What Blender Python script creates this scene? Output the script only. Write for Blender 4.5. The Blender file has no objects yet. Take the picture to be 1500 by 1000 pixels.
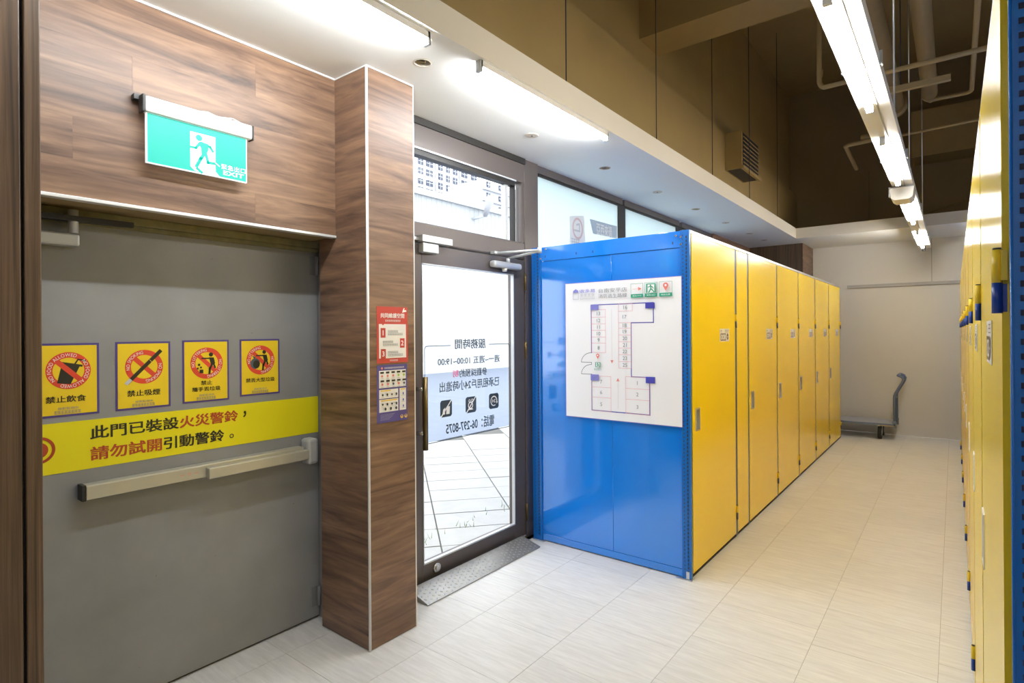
import bpy, math, random
from mathutils import Matrix, Vector
random.seed(7)

# ------------------------------------------------------------------ camera
F, CX, CY, ROLL, CAMH = 830.0, 750.0, 487.3, math.radians(0.4), 1.5
YAW = math.atan(648 / 830)
FW = Vector((-math.sin(YAW), math.cos(YAW), 0)); RT = Vector((math.cos(YAW), math.sin(YAW), 0)); UP = Vector((0, 0, 1))
scene = bpy.context.scene
col = scene.collection
cam_d = bpy.data.cameras.new('camera'); cam = bpy.data.objects.new('camera', cam_d); col.objects.link(cam)
cam_d.sensor_width = 36; cam_d.lens = F * 36 / 1500; cam_d.shift_y = -(500 - CY) / 1500
cam_d.clip_start = 0.02; cam_d.clip_end = 800
rc = RT * math.cos(ROLL) - UP * math.sin(ROLL); uc = RT * math.sin(ROLL) + UP * math.cos(ROLL); bk = -FW
cam.matrix_world = Matrix(((rc.x, uc.x, bk.x, 0), (rc.y, uc.y, bk.y, 0), (rc.z, uc.z, bk.z, CAMH), (0, 0, 0, 1)))
scene.camera = cam

# ------------------------------------------------------------------ sky and exposure
SKY = 2.5
TUBE_SOFFIT, TUBE_TRUNK = 92.0, 56.0
world = bpy.data.worlds.new('overcast_sky'); scene.world = world; world.use_nodes = True
world.node_tree.nodes['Background'].inputs[0].default_value = (0.90, 0.95, 1.0, 1)
world.node_tree.nodes['Background'].inputs[1].default_value = SKY
vs = scene.view_settings
vs.view_transform = 'Standard'; vs.look = 'None'; vs.gamma = 1; vs.use_curve_mapping = False; vs.exposure = 0.6

def pix(px, py, ax, val):
    """point where the photograph's pixel meets the plane axis = val"""
    u = (px - CX) / F; v = (CY - py) / F
    a = u * math.cos(ROLL) + v * math.sin(ROLL); b = -u * math.sin(ROLL) + v * math.cos(ROLL)
    d = FW + a * RT + b * UP; o = Vector((0, 0, CAMH)); t = (val - o[ax]) / d[ax]
    return o + t * d

# ------------------------------------------------------------------ materials
MATS = {}
def nt(name):
    m = bpy.data.materials.new(name); m.use_nodes = True
    return m, m.node_tree, m.node_tree.nodes['Principled BSDF']
def flat(name, c, rough=0.5, metal=0.0, coat=0.0, spec=0.5, var=0.0, vscale=6.0, bump=0.0, bscale=80):
    if name in MATS: return MATS[name]
    m, t, b = nt(name)
    b.inputs['Base Color'].default_value = (*c, 1); b.inputs['Roughness'].default_value = rough
    b.inputs['Metallic'].default_value = metal; b.inputs['Coat Weight'].default_value = coat
    b.inputs['Coat Roughness'].default_value = 0.08
    b.inputs['Specular IOR Level'].default_value = spec
    n = t.nodes.new('ShaderNodeTexNoise'); n.inputs['Scale'].default_value = vscale; n.inputs['Detail'].default_value = 5
    g = t.nodes.new('ShaderNodeNewGeometry'); t.links.new(g.outputs['Position'], n.inputs['Vector'])
    if var:
        r = t.nodes.new('ShaderNodeMix'); r.data_type = 'RGBA'
        r.inputs[6].default_value = (*[x * (1 - var) for x in c], 1); r.inputs[7].default_value = (*[min(1, x * (1 + var)) for x in c], 1)
        t.links.new(n.outputs['Fac'], r.inputs[0]); t.links.new(r.outputs[2], b.inputs['Base Color'])
    if bump:
        n2 = t.nodes.new('ShaderNodeTexNoise'); n2.inputs['Scale'].default_value = bscale
        t.links.new(g.outputs['Position'], n2.inputs['Vector'])
        bp = t.nodes.new('ShaderNodeBump'); bp.inputs['Strength'].default_value = bump; bp.inputs['Distance'].default_value = 0.002
        t.links.new(n2.outputs['Fac'], bp.inputs['Height']); t.links.new(bp.outputs['Normal'], b.inputs['Normal'])
    MATS[name] = m; return m
def emit(name, c, s):
    m, t, b = nt(name)
    b.inputs['Base Color'].default_value = (0.9, 0.9, 0.9, 1)
    b.inputs['Emission Color'].default_value = (*c, 1); b.inputs['Emission Strength'].default_value = s
    return m
def wood(name, scale, cols, rough=0.45):
    m, t, b = nt(name)
    g = t.nodes.new('ShaderNodeNewGeometry'); oi = t.nodes.new('ShaderNodeObjectInfo')
    mu = t.nodes.new('ShaderNodeMath'); mu.operation = 'MULTIPLY'; mu.inputs[1].default_value = 3.0
    t.links.new(oi.outputs['Random'], mu.inputs[0])
    ad = t.nodes.new('ShaderNodeVectorMath'); ad.operation = 'ADD'
    t.links.new(g.outputs['Position'], ad.inputs[0]); t.links.new(mu.outputs[0], ad.inputs[1])
    mp = t.nodes.new('ShaderNodeMapping'); mp.inputs['Scale'].default_value = scale
    t.links.new(ad.outputs[0], mp.inputs['Vector'])
    n1 = t.nodes.new('ShaderNodeTexNoise'); n1.inputs['Scale'].default_value = 1.0; n1.inputs['Detail'].default_value = 6
    n1.inputs['Roughness'].default_value = 0.6; n1.inputs['Distortion'].default_value = 1.1
    t.links.new(mp.outputs[0], n1.inputs['Vector'])
    cr = t.nodes.new('ShaderNodeValToRGB'); el = cr.color_ramp.elements
    el[0].position = 0.30; el[0].color = (*cols[0], 1); el[1].position = 0.70; el[1].color = (*cols[2], 1)
    e = el.new(0.47); e.color = (*cols[1], 1)
    t.links.new(n1.outputs['Fac'], cr.inputs[0])
    mp2 = t.nodes.new('ShaderNodeMapping'); mp2.inputs['Scale'].default_value = [s * 6 for s in scale]
    t.links.new(ad.outputs[0], mp2.inputs['Vector'])
    n2 = t.nodes.new('ShaderNodeTexNoise'); n2.inputs['Scale'].default_value = 1.0; n2.inputs['Detail'].default_value = 4
    t.links.new(mp2.outputs[0], n2.inputs['Vector'])
    mx = t.nodes.new('ShaderNodeMix'); mx.data_type = 'RGBA'; mx.blend_type = 'MULTIPLY'; mx.inputs[0].default_value = 0.40
    cr2 = t.nodes.new('ShaderNodeValToRGB'); cr2.color_ramp.elements[0].position = 0.35; cr2.color_ramp.elements[0].color = (0.5, 0.46, 0.44, 1); cr2.color_ramp.elements[1].position = 0.6; cr2.color_ramp.elements[1].color = (1, 1, 1, 1)
    t.links.new(n2.outputs['Fac'], cr2.inputs[0]); t.links.new(cr.outputs[0], mx.inputs[6]); t.links.new(cr2.outputs[0], mx.inputs[7])
    t.links.new(mx.outputs[2], b.inputs['Base Color']); b.inputs['Roughness'].default_value = rough
    MATS[name] = m; return m
def schlick(t):
    lw = t.nodes.new('ShaderNodeLayerWeight'); lw.inputs[0].default_value = 0.5
    pw = t.nodes.new('ShaderNodeMath'); pw.operation = 'POWER'; pw.inputs[1].default_value = 5.0
    ma = t.nodes.new('ShaderNodeMath'); ma.operation = 'MULTIPLY_ADD'; ma.inputs[1].default_value = 0.95; ma.inputs[2].default_value = 0.03
    t.links.new(lw.outputs['Facing'], pw.inputs[0]); t.links.new(pw.outputs[0], ma.inputs[0]); return ma.outputs[0]
def glass(name, tint=(1, 1, 1), refl=0.6):
    m = bpy.data.materials.new(name); m.use_nodes = True; t = m.node_tree; t.nodes.clear()
    o = t.nodes.new('ShaderNodeOutputMaterial'); tr = t.nodes.new('ShaderNodeBsdfTransparent'); tr.inputs[0].default_value = (*tint, 1)
    gl = t.nodes.new('ShaderNodeBsdfGlossy'); gl.inputs['Roughness'].default_value = 0.02; gl.inputs[0].default_value = (refl, refl, refl, 1)
    mx = t.nodes.new('ShaderNodeMixShader'); t.links.new(schlick(t), mx.inputs[0]); t.links.new(tr.outputs[0], mx.inputs[1]); t.links.new(gl.outputs[0], mx.inputs[2])
    t.links.new(mx.outputs[0], o.inputs[0]); MATS[name] = m; return m
def film(name, c, fac=0.6):
    """frosted film on a window pane: light from outdoors comes through scattered"""
    m = bpy.data.materials.new(name); m.use_nodes = True; t = m.node_tree; t.nodes.clear()
    o = t.nodes.new('ShaderNodeOutputMaterial'); a = t.nodes.new('ShaderNodeBsdfTranslucent'); a.inputs[0].default_value = (*c, 1)
    d = t.nodes.new('ShaderNodeBsdfDiffuse'); d.inputs[0].default_value = (*c, 1)
    gl = t.nodes.new('ShaderNodeBsdfGlossy'); gl.inputs['Roughness'].default_value = 0.05
    m1 = t.nodes.new('ShaderNodeMixShader'); m1.inputs[0].default_value = fac
    t.links.new(d.outputs[0], m1.inputs[1]); t.links.new(a.outputs[0], m1.inputs[2])
    m2 = t.nodes.new('ShaderNodeMixShader'); t.links.new(schlick(t), m2.inputs[0]); t.links.new(m1.outputs[0], m2.inputs[1]); t.links.new(gl.outputs[0], m2.inputs[2])
    t.links.new(m2.outputs[0], o.inputs[0]); MATS[name] = m; return m
def tile_mat():
    m, t, b = nt('vinyl_tile')
    g = t.nodes.new('ShaderNodeNewGeometry'); oi = t.nodes.new('ShaderNodeObjectInfo')
    mu = t.nodes.new('ShaderNodeMath'); mu.operation = 'MULTIPLY'; mu.inputs[1].default_value = 23.0
    t.links.new(oi.outputs['Random'], mu.inputs[0])
    ad = t.nodes.new('ShaderNodeVectorMath'); ad.operation = 'ADD'
    t.links.new(g.outputs['Position'], ad.inputs[0]); t.links.new(mu.outputs[0], ad.inputs[1])
    mp = t.nodes.new('ShaderNodeMapping'); mp.inputs['Scale'].default_value = (6.0, 60, 1)
    t.links.new(ad.outputs[0], mp.inputs['Vector'])
    n = t.nodes.new('ShaderNodeTexNoise'); n.inputs['Scale'].default_value = 1.0; n.inputs['Detail'].default_value = 5; n.inputs['Roughness'].default_value = 0.62
    t.links.new(mp.outputs[0], n.inputs['Vector'])
    cr = t.nodes.new('ShaderNodeValToRGB'); el = cr.color_ramp.elements
    el[0].position = 0.3; el[0].color = (0.635, 0.622, 0.605, 1); el[1].position = 0.68; el[1].color = (0.765, 0.757, 0.742, 1)
    t.links.new(n.outputs['Fac'], cr.inputs[0])
    br = t.nodes.new('ShaderNodeMath'); br.operation = 'MULTIPLY_ADD'; br.inputs[1].default_value = 0.05; br.inputs[2].default_value = 0.975
    t.links.new(oi.outputs['Random'], br.inputs[0])
    hs = t.nodes.new('ShaderNodeHueSaturation'); t.links.new(cr.outputs[0], hs.inputs['Color']); t.links.new(br.outputs[0], hs.inputs['Value'])
    t.links.new(hs.outputs[0], b.inputs['Base Color']); b.inputs['Roughness'].default_value = 0.42; b.inputs['Specular IOR Level'].default_value = 0.4
    return m
def door_paint():
    m, t, b = nt('grey_door_paint')
    g = t.nodes.new('ShaderNodeNewGeometry'); n = t.nodes.new('ShaderNodeTexNoise'); n.inputs['Scale'].default_value = 3.0; n.inputs['Detail'].default_value = 8
    t.links.new(g.outputs['Position'], n.inputs['Vector'])
    cr = t.nodes.new('ShaderNodeValToRGB'); el = cr.color_ramp.elements
    el[0].position = 0.3; el[0].color = (0.225, 0.225, 0.223, 1); el[1].position = 0.65; el[1].color = (0.280, 0.281, 0.284, 1)
    t.links.new(n.outputs['Fac'], cr.inputs[0]); 
    n2 = t.nodes.new('ShaderNodeTexNoise'); n2.inputs['Scale'].default_value = 28; n2.inputs['Detail'].default_value = 3
    t.links.new(g.outputs['Position'], n2.inputs['Vector'])
    c2 = t.nodes.new('ShaderNodeValToRGB'); c2.color_ramp.elements[0].position = 0.17; c2.color_ramp.elements[0].color = (0.45, 0.42, 0.36, 1); c2.color_ramp.elements[1].position = 0.24; c2.color_ramp.elements[1].color = (1, 1, 1, 1)
    t.links.new(n2.outputs['Fac'], c2.inputs[0])
    mx = t.nodes.new('ShaderNodeMix'); mx.data_type = 'RGBA'; mx.blend_type = 'MULTIPLY'; mx.inputs[0].default_value = 1
    t.links.new(cr.outputs[0], mx.inputs[6]); t.links.new(c2.outputs[0], mx.inputs[7]); t.links.new(mx.outputs[2], b.inputs['Base Color'])
    b.inputs['Roughness'].default_value = 0.42
    return m

WOODC = ((0.055, 0.029, 0.019), (0.168, 0.094, 0.057), (0.295, 0.176, 0.106))
M = dict(
    tile=tile_mat(), grout=flat('seam', (0.36, 0.33, 0.29), 0.8),
    wood=wood('walnut_laminate', (1.2, 1.2, 13.0), WOODC), woodv=wood('dark_vertical_walnut', (55, 55, 1.0), ((0.040, 0.024, 0.012), (0.095, 0.056, 0.028), (0.16, 0.098, 0.052))),
    white=flat('white_ceiling_paint', (0.90, 0.90, 0.875), 0.7, var=0.01), cream=flat('cream_fascia_paint', (0.74, 0.69, 0.60), 0.7, var=0.02),
    backwall=flat('pale_wall_paint', (0.72, 0.69, 0.64), 0.65, var=0.02), rail=flat('grey_wall_rail', (0.40, 0.38, 0.36), 0.5),
    trim=flat('white_aluminium_trim', (0.80, 0.80, 0.80), 0.3, 0.2), khaki=flat('khaki_concrete_paint', (0.37, 0.265, 0.11), 0.75, var=0.12, vscale=2.5, bump=0.15, bscale=30),
    khakid=flat('brown_concrete_paint', (0.31, 0.225, 0.11), 0.8, var=0.12, vscale=2.0), pipe=flat('khaki_pipe_paint', (0.36, 0.265, 0.13), 0.5, var=0.1),
    grate=flat('dark_grille', (0.02, 0.02, 0.028), 0.5),
    bronze=flat('bronze_aluminium', (0.115, 0.097, 0.092), 0.34, 0.35, var=0.04), bronzed=flat('dark_bronze', (0.022, 0.02, 0.018), 0.4, 0.3),
    steel=flat('brushed_steel', (0.62, 0.62, 0.62), 0.28, 0.9), chrome=flat('chrome', (0.8, 0.8, 0.8), 0.12, 1.0), silver=flat('silver_paint', (0.56, 0.58, 0.60), 0.35, 0.4),
    brass=flat('bronze_handle', (0.16, 0.11, 0.045), 0.35, 0.8), plate=flat('checker_steel', (0.36, 0.35, 0.33), 0.42, 0.7, var=0.2, vscale=14),
    black=flat('black_plastic', (0.018, 0.018, 0.018), 0.45), rubber=flat('black_rubber', (0.03, 0.028, 0.026), 0.7),
    fdoor=door_paint(), fframe=flat('grey_frame_paint', (0.20, 0.20, 0.20), 0.45, var=0.06), olive=flat('stained_olive_frame', (0.22, 0.20, 0.11), 0.6, var=0.45, vscale=22),
    bar=flat('aged_aluminium', (0.50, 0.48, 0.40), 0.38, 0.35, var=0.08, vscale=12), blue=flat('blue_enamel', (0.003, 0.21, 0.80), 0.12, coat=1.0, spec=0.9),
    bluep=flat('blue_upright_paint', (0.004, 0.13, 0.50), 0.25), navy=flat('navy_plastic', (0.006, 0.045, 0.28), 0.35), hole=flat('dark_slot', (0.004, 0.012, 0.05), 0.7),
    yellow=flat('yellow_enamel', (0.90, 0.64, 0.008), 0.20, coat=0.08, spec=0.4), yellowp=flat('yellow_plastic', (0.80, 0.56, 0.02), 0.35), post=flat('blue_grey_post', (0.085, 0.105, 0.145), 0.4, 0.2),
    galv=flat('galvanised_steel', (0.60, 0.61, 0.66), 0.32, 0.8, var=0.2, vscale=30), tubew=emit('led_tube_light_daylight', (0.93, 0.97, 1.0), TUBE_SOFFIT), tubet=emit('led_tube_light_neutral', (1.0, 0.972, 0.92), TUBE_TRUNK),
    trunk=flat('white_trunking_paint', (0.78, 0.76, 0.72), 0.4), disc=flat('beige_cover', (0.62, 0.55, 0.47), 0.6), dark=flat('dark_void', (0.025, 0.02, 0.015), 0.9),
    glass=glass('clear_glass'), film=film('frosted_blue_film', (0.79, 0.87, 0.87), 0.88),
    trolley=flat('blue_grey_trolley_paint', (0.14, 0.18, 0.30), 0.4), deck=flat('grey_deck_mat', (0.42, 0.43, 0.47), 0.5), tan=flat('tan_bracket', (0.45, 0.36, 0.22), 0.5),
    pave=flat('pale_granite_paver', (0.44, 0.435, 0.42), 0.8, var=0.12, vscale=9), pavej=flat('paver_joint', (0.15, 0.145, 0.13), 0.9), road=flat('asphalt', (0.21, 0.245, 0.31), 0.9, var=0.1),
    fence=flat('pale_metal_sheet', (0.46, 0.48, 0.49), 0.6, 0.0, var=0.04), hazew=flat('pale_haze_wall', (0.56, 0.57, 0.58), 0.8), tower=flat('white_tower_wall', (0.50, 0.50, 0.52), 0.8), win=flat('tower_window', (0.055, 0.07, 0.11), 0.4), grass=flat('weed_green', (0.16, 0.24, 0.08), 0.8),
)
INK = {}
def ink(n, c, rough=0.4):
    if n not in INK: INK[n] = flat('ink_' + n, c, rough)
    return INK[n]
ink('yellow', (0.84, 0.60, 0.02)); ink('banner', (0.80, 0.70, 0.01)); ink('black', (0.02, 0.02, 0.015)); ink('red', (0.70, 0.06, 0.03)); ink('brick', (0.42, 0.06, 0.02)); ink('purple', (0.07, 0.045, 0.22))
ink('white', (0.86, 0.86, 0.86)); ink('grey', (0.25, 0.26, 0.28)); ink('lgrey', (0.55, 0.55, 0.58)); ink('indigo', (0.06, 0.06, 0.42)); ink('lindigo', (0.22, 0.22, 0.62)); ink('pink', (0.80, 0.40, 0.45)); ink('green', (0.02, 0.32, 0.20))
ink('posterred', (0.50, 0.055, 0.045)); ink('paper', (0.80, 0.78, 0.74)); ink('posterblue', (0.085, 0.07, 0.25)); ink('gold', (0.75, 0.48, 0.08)); ink('slate', (0.035, 0.055, 0.075)); ink('slate2', (0.07, 0.10, 0.135)); ink('rose', (0.72, 0.12, 0.30)); ink('sheet', (0.90, 0.90, 0.95)); ink('tagdark', (0.09, 0.055, 0.03)); ink('lime', (0.35, 0.5, 0.05)); ink('coral', (0.80, 0.22, 0.18))

# ------------------------------------------------------------------ mesh building
WB = {}
class MB:
    def __init__(s): s.v = []; s.f = []; s.m = []; s.sm = []
    def face(s, pts, mi=0, smooth=False):
        i = len(s.v); s.v += [tuple(p) for p in pts]; s.f.append(tuple(range(i, i + len(pts)))); s.m.append(mi); s.sm.append(smooth)
    def hexa(s, p, mi=0):
        i = len(s.v); s.v += [tuple(q) for q in p]
        for f in ((0, 3, 2, 1), (4, 5, 6, 7), (0, 1, 5, 4), (1, 2, 6, 5), (2, 3, 7, 6), (3, 0, 4, 7)):
            s.f.append(tuple(i + k for k in f)); s.m.append(mi); s.sm.append(False)
        return s
    def box(s, x0, x1, y0, y1, z0, z1, mi=0):
        x0, x1 = min(x0, x1), max(x0, x1); y0, y1 = min(y0, y1), max(y0, y1); z0, z1 = min(z0, z1), max(z0, z1)
        return s.hexa([(x0, y0, z0), (x1, y0, z0), (x1, y1, z0), (x0, y1, z0), (x0, y0, z1), (x1, y0, z1), (x1, y1, z1), (x0, y1, z1)], mi)
    def prism(s, poly, d, mi=0):
        """closed prism: 3-D polygon poly swept by vector d"""
        d = Vector(d); a = [Vector(p) for p in poly]; b = [p + d for p in a]; n = len(a)
        s.face(a[::-1], mi); s.face(b, mi)
        for k in range(n): s.face([a[k], a[(k + 1) % n], b[(k + 1) % n], b[k]], mi)
        return s
    def tube(s, pts, r, n=14, mi=0, caps=True):
        pts = [Vector(p) for p in pts]; rr = r if isinstance(r, (list, tuple)) else [r] * len(pts)
        rings = []; ref = None
        for k, p in enumerate(pts):
            d = (pts[min(k + 1, len(pts) - 1)] - pts[max(k - 1, 0)]).normalized()
            if ref is None: ref = d.orthogonal().normalized()
            ref = (ref - d * ref.dot(d)).normalized(); q = d.cross(ref)
            i = len(s.v); s.v += [tuple(p + rr[k] * (math.cos(2 * math.pi * j / n) * ref + math.sin(2 * math.pi * j / n) * q)) for j in range(n)]; rings.append(i)
        for k in range(len(pts) - 1):
            for j in range(n):
                s.f.append((rings[k] + j, rings[k] + (j + 1) % n, rings[k + 1] + (j + 1) % n, rings[k + 1] + j)); s.m.append(mi); s.sm.append(True)
        if caps:
            s.f.append(tuple(rings[0] + j for j in range(n))[::-1]); s.m.append(mi); s.sm.append(False)
            s.f.append(tuple(rings[-1] + j for j in range(n))); s.m.append(mi); s.sm.append(False)
        return s
    def build(s, name, mats, parent=None, bevel=0.0):
        if not isinstance(mats, (list, tuple)): mats = [mats]
        if parent is None:
            xs = [p[0] for p in s.v]; ys = [p[1] for p in s.v]; zs = [p[2] for p in s.v]
            base = Vector(((min(xs) + max(xs)) / 2, (min(ys) + max(ys)) / 2, min(zs)))
        else: base = WB[parent.name]
        me = bpy.data.meshes.new(name); me.from_pydata([(p[0] - base.x, p[1] - base.y, p[2] - base.z) for p in s.v], [], s.f)
        for mt in mats: me.materials.append(mt)
        me.polygons.foreach_set('material_index', s.m); me.polygons.foreach_set('use_smooth', s.sm); me.update()
        o = bpy.data.objects.new(name, me); col.objects.link(o); WB[o.name] = base
        if parent is None: o.location = base
        else: o.parent = parent
        if bevel:
            b = o.modifiers.new('bevel', 'BEVEL'); b.width = bevel; b.segments = 2; b.limit_method = 'ANGLE'
        return o
def box(name, b, mat, parent=None, bevel=0.0): return MB().box(*b).build(name, mat, parent, bevel)
def tag(o, label, cat, group=None):
    o['label'] = label; o['category'] = cat
    if group: o['group'] = group
    return o
def struct(o, label=None, cat=None):
    o['kind'] = 'structure'
    if label: o['label'] = label
    if cat: o['category'] = cat
    return o
def empty(name, base, label=None, cat=None, group=None):
    o = bpy.data.objects.new(name, None); col.objects.link(o); o.location = base; o.empty_display_size = 0.1; WB[o.name] = Vector(base)
    if label: tag(o, label, cat, group)
    return o

# ------------------------------------------------------------------ flat print: text and shapes on a sheet
_tc = {}
def text_geo(s, bold):
    if (s, bold) in _tc: return _tc[(s, bold)]
    c = bpy.data.curves.new('glyphs', 'FONT'); c.body = s; c.size = 1; c.offset = 0.0; c.resolution_u = 3; c.fill_mode = 'FRONT'
    o = bpy.data.objects.new('glyphs', c); col.objects.link(o)
    bpy.context.view_layer.update()
    me = bpy.data.meshes.new_from_object(o.evaluated_get(bpy.context.evaluated_depsgraph_get()))
    vs_ = [(v.co.x, v.co.y) for v in me.vertices]; fs = [tuple(p.vertices) for p in me.polygons]
    bpy.data.objects.remove(o); bpy.data.curves.remove(c); bpy.data.meshes.remove(me)
    xs = [v[0] for v in vs_] or [0, 1]; ys = [v[1] for v in vs_] or [0, 1]
    _tc[(s, bold)] = (vs_, fs, min(xs), max(xs), min(ys), max(ys)); return _tc[(s, bold)]
class Sheet:
    """a printed face: origin O (lower left), right R, up U, outward N, size w x h in metres"""
    def __init__(s, O, R, U, w, h, mirror=False):
        s.O = Vector(O); s.R = Vector(R); s.U = Vector(U); s.N = s.R.cross(s.U); s.w = w; s.h = h; s.mirror = mirror
        s.mb = MB(); s.mats = []; s.layer = 0
    def P(s, u, v, k=None):
        if s.mirror: u = s.w - u
        return s.O + s.R * u + s.U * v + s.N * (0.0004 + 0.00012 * (s.layer if k is None else k))
    def mi(s, c):
        m = INK[c]
        if m not in s.mats: s.mats.append(m)
        return s.mats.index(m)
    def poly(s, pts, c, up=True):
        if up: s.layer += 1
        q = [s.P(*p) for p in pts]; s.mb.face(q[::-1] if s.mirror else q, s.mi(c))
    def rect(s, u0, v0, u1, v1, c): s.poly([(u0, v0), (u1, v0), (u1, v1), (u0, v1)], c)
    def line(s, a, b, t, c, up=True):
        a = Vector(a); b = Vector(b); d = (b - a).normalized(); n = Vector((-d.y, d.x)) * t / 2; e = d * t / 2
        s.poly([a - e - n, b + e - n, b + e + n, a - e + n], c, up)
    def path(s, pts, t, c):
        s.layer += 1
        for a, b in zip(pts, pts[1:]): s.line(a, b, t, c, False)
    def disc(s, cu, cv, r, c, n=28, ry=None): s.poly([(cu + r * math.cos(2 * math.pi * k / n), cv + (ry or r) * math.sin(2 * math.pi * k / n)) for k in range(n)], c)
    def ring(s, cu, cv, r0, r1, c, n=40, a0=0.0, a1=2 * math.pi):
        s.layer += 1; st = [(a0 + (a1 - a0) * k / n) for k in range(n + 1)]
        for p, q in zip(st, st[1:]): s.poly([(cu + r0 * math.cos(p), cv + r0 * math.sin(p)), (cu + r1 * math.cos(p), cv + r1 * math.sin(p)), (cu + r1 * math.cos(q), cv + r1 * math.sin(q)), (cu + r0 * math.cos(q), cv + r0 * math.sin(q))], c, False)
    def frame(s, u0, v0, u1, v1, t, c):
        s.layer += 1
        for a, b in (((u0, v0), (u1, v0)), ((u1, v0), (u1, v1)), ((u1, v1), (u0, v1)), ((u0, v1), (u0, v0))): s.line(a, b, t, c, False)
    def text(s, st, u0, v0, u1, v1, c, bold=0.0):
        """lettering fitted to the box u0..u1, v0..v1"""
        vs_, fs, x0, x1, y0, y1 = text_geo(st, bold)
        if not fs: return
        mi = s.mi(c); kx = (u1 - u0) / max(x1 - x0, 1e-6); ky = (v1 - v0) / max(y1 - y0, 1e-6); s.layer += 1
        for q, (du, dv) in enumerate(((0, 0), (1, 1), (-1, -1), (1, -1), (-1, 1)) if bold else ((0, 0),)):
            i = len(s.mb.v)
            s.mb.v += [tuple(s.P(u0 + (x - x0 + du * bold) * kx, v0 + (y - y0 + dv * bold * 0.6) * ky, s.layer + 0.1 * q)) for x, y in vs_]
            for f in fs: s.mb.f.append(tuple(i + k for k in (f[::-1] if s.mirror else f))); s.mb.m.append(mi); s.mb.sm.append(False)
    def small(s, n, u0, v0, u1, v1, c):
        """a row of n characters too small to read in the photograph: short strokes only"""
        s.layer += 1; w = (u1 - u0) / n; h = v1 - v0
        for k in range(n):
            a = u0 + w * k + 0.12 * w; b = u0 + w * (k + 1) - 0.12 * w; m = (a + b) / 2
            for p, q in (((a, v1), (b, v1)), ((a, v0 + 0.5 * h), (b, v0 + 0.5 * h)), ((a, v0), (b, v0)), ((m, v0), (m, v1))): s.line(p, q, 0.16 * h, c, False)
    def ctext(s, st, uc, vc, hgt, c, bold=0.0):
        g = text_geo(st, bold); k = hgt / (g[5] - g[4]); w = (g[3] - g[2]) * k; s.text(st, uc - w / 2, vc - hgt / 2, uc + w / 2, vc + hgt / 2, c, bold)
    def arc_text(s, st, cu, cv, r, hgt, a_mid, c, inward=False, bold=0.02, sp=0.86):
        """letters set round a ring, centred on angle a_mid (degrees)"""
        s.layer += 1; mi = s.mi(c); cap = text_geo('H', bold); ky = hgt / (cap[5] - cap[4])
        adv = []
        for ch in st:
            g = text_geo(ch, bold) if ch != ' ' else None
            adv.append((g[3] - g[2]) * ky * sp + hgt * 0.16 if g else hgt * 0.42)
        tot = sum(adv); pos = -tot / 2
        for ch, w in zip(st, adv):
            if ch != ' ':
                vs_, fs, x0, x1, y0, y1 = text_geo(ch, bold); th = math.radians(a_mid) + (-(pos + w / 2) / r if not inward else (pos + w / 2) / r)
                i = len(s.mb.v)
                for x, y in vs_:
                    lx = (x - (x0 + x1) / 2) * ky * sp; ly = y * ky - hgt / 2
                    er = (math.cos(th), math.sin(th)); et = (math.sin(th), -math.cos(th))
                    if inward: lx, ly = -lx, -ly
                    s.mb.v.append(tuple(s.P(cu + er[0] * (r + ly) + et[0] * lx, cv + er[1] * (r + ly) + et[1] * lx)))
                for f in fs: s.mb.f.append(tuple(i + k for k in f)); s.mb.m.append(mi); s.mb.sm.append(False)
            pos += w
    def backing(s, name, mat, t, parent=None, bevel=0):
        c = [s.O, s.O + s.R * s.w, s.O + s.R * s.w + s.U * s.h, s.O + s.U * s.h]
        o = MB().prism([p - s.N * t for p in c], s.N * t).build(name, mat, parent, bevel); return o
    def done(s, parent, name='printed_graphics'): return s.mb.build(name, s.mats, parent)

# ================================================================== ROOM SHELL
ZC = 2.77       # soffit height
ZS = 5.2        # slab
YB = 9.80       # back wall
YF = -4.0       # wall behind the camera
XR = 1.25

# floor: screed and vinyl tiles laid one by one
floor = struct(box('floor', (-2.72, XR, YF, YB, -0.12, -0.002), M['grout']), 'pale beige vinyl tile floor with fine streaks', 'floor')
TX, TY = 0.484, 0.4355
me_cache = {}
def tile(x0, x1, y0, y1):
    k = (round(x1 - x0, 3), round(y1 - y0, 3)); g = 0.0009
    if k not in me_cache:
        w, h = (x1 - x0) / 2 - g, (y1 - y0) / 2 - g; mb = MB().box(-w, w, -h, h, -0.002, 0.0)
        me = bpy.data.meshes.new('tile'); me.from_pydata(mb.v, [], mb.f); me.materials.append(M['tile']); me_cache[k] = me
    o = bpy.data.objects.new('tile', me_cache[k]); col.objects.link(o); o.parent = floor
    o.location = Vector(((x0 + x1) / 2, (y0 + y1) / 2, 0)) - WB['floor']
xs = [-2.0 + TX * k for k in range(-2, 5)]
for ci, xa in enumerate(xs):
    xb = xa + TX
    if xa < -2.68: xa = -2.68
    y = 1.8755 - TY * 8 + (0.0 if ci < 3 else TY * 0.62 * (ci % 2))
    while y < YB:
        a, b = max(y, YF), min(y + TY, YB)
        if b - a > 0.02 and b > 0: tile(xa, xb, a, b)
        y += TY

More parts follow.
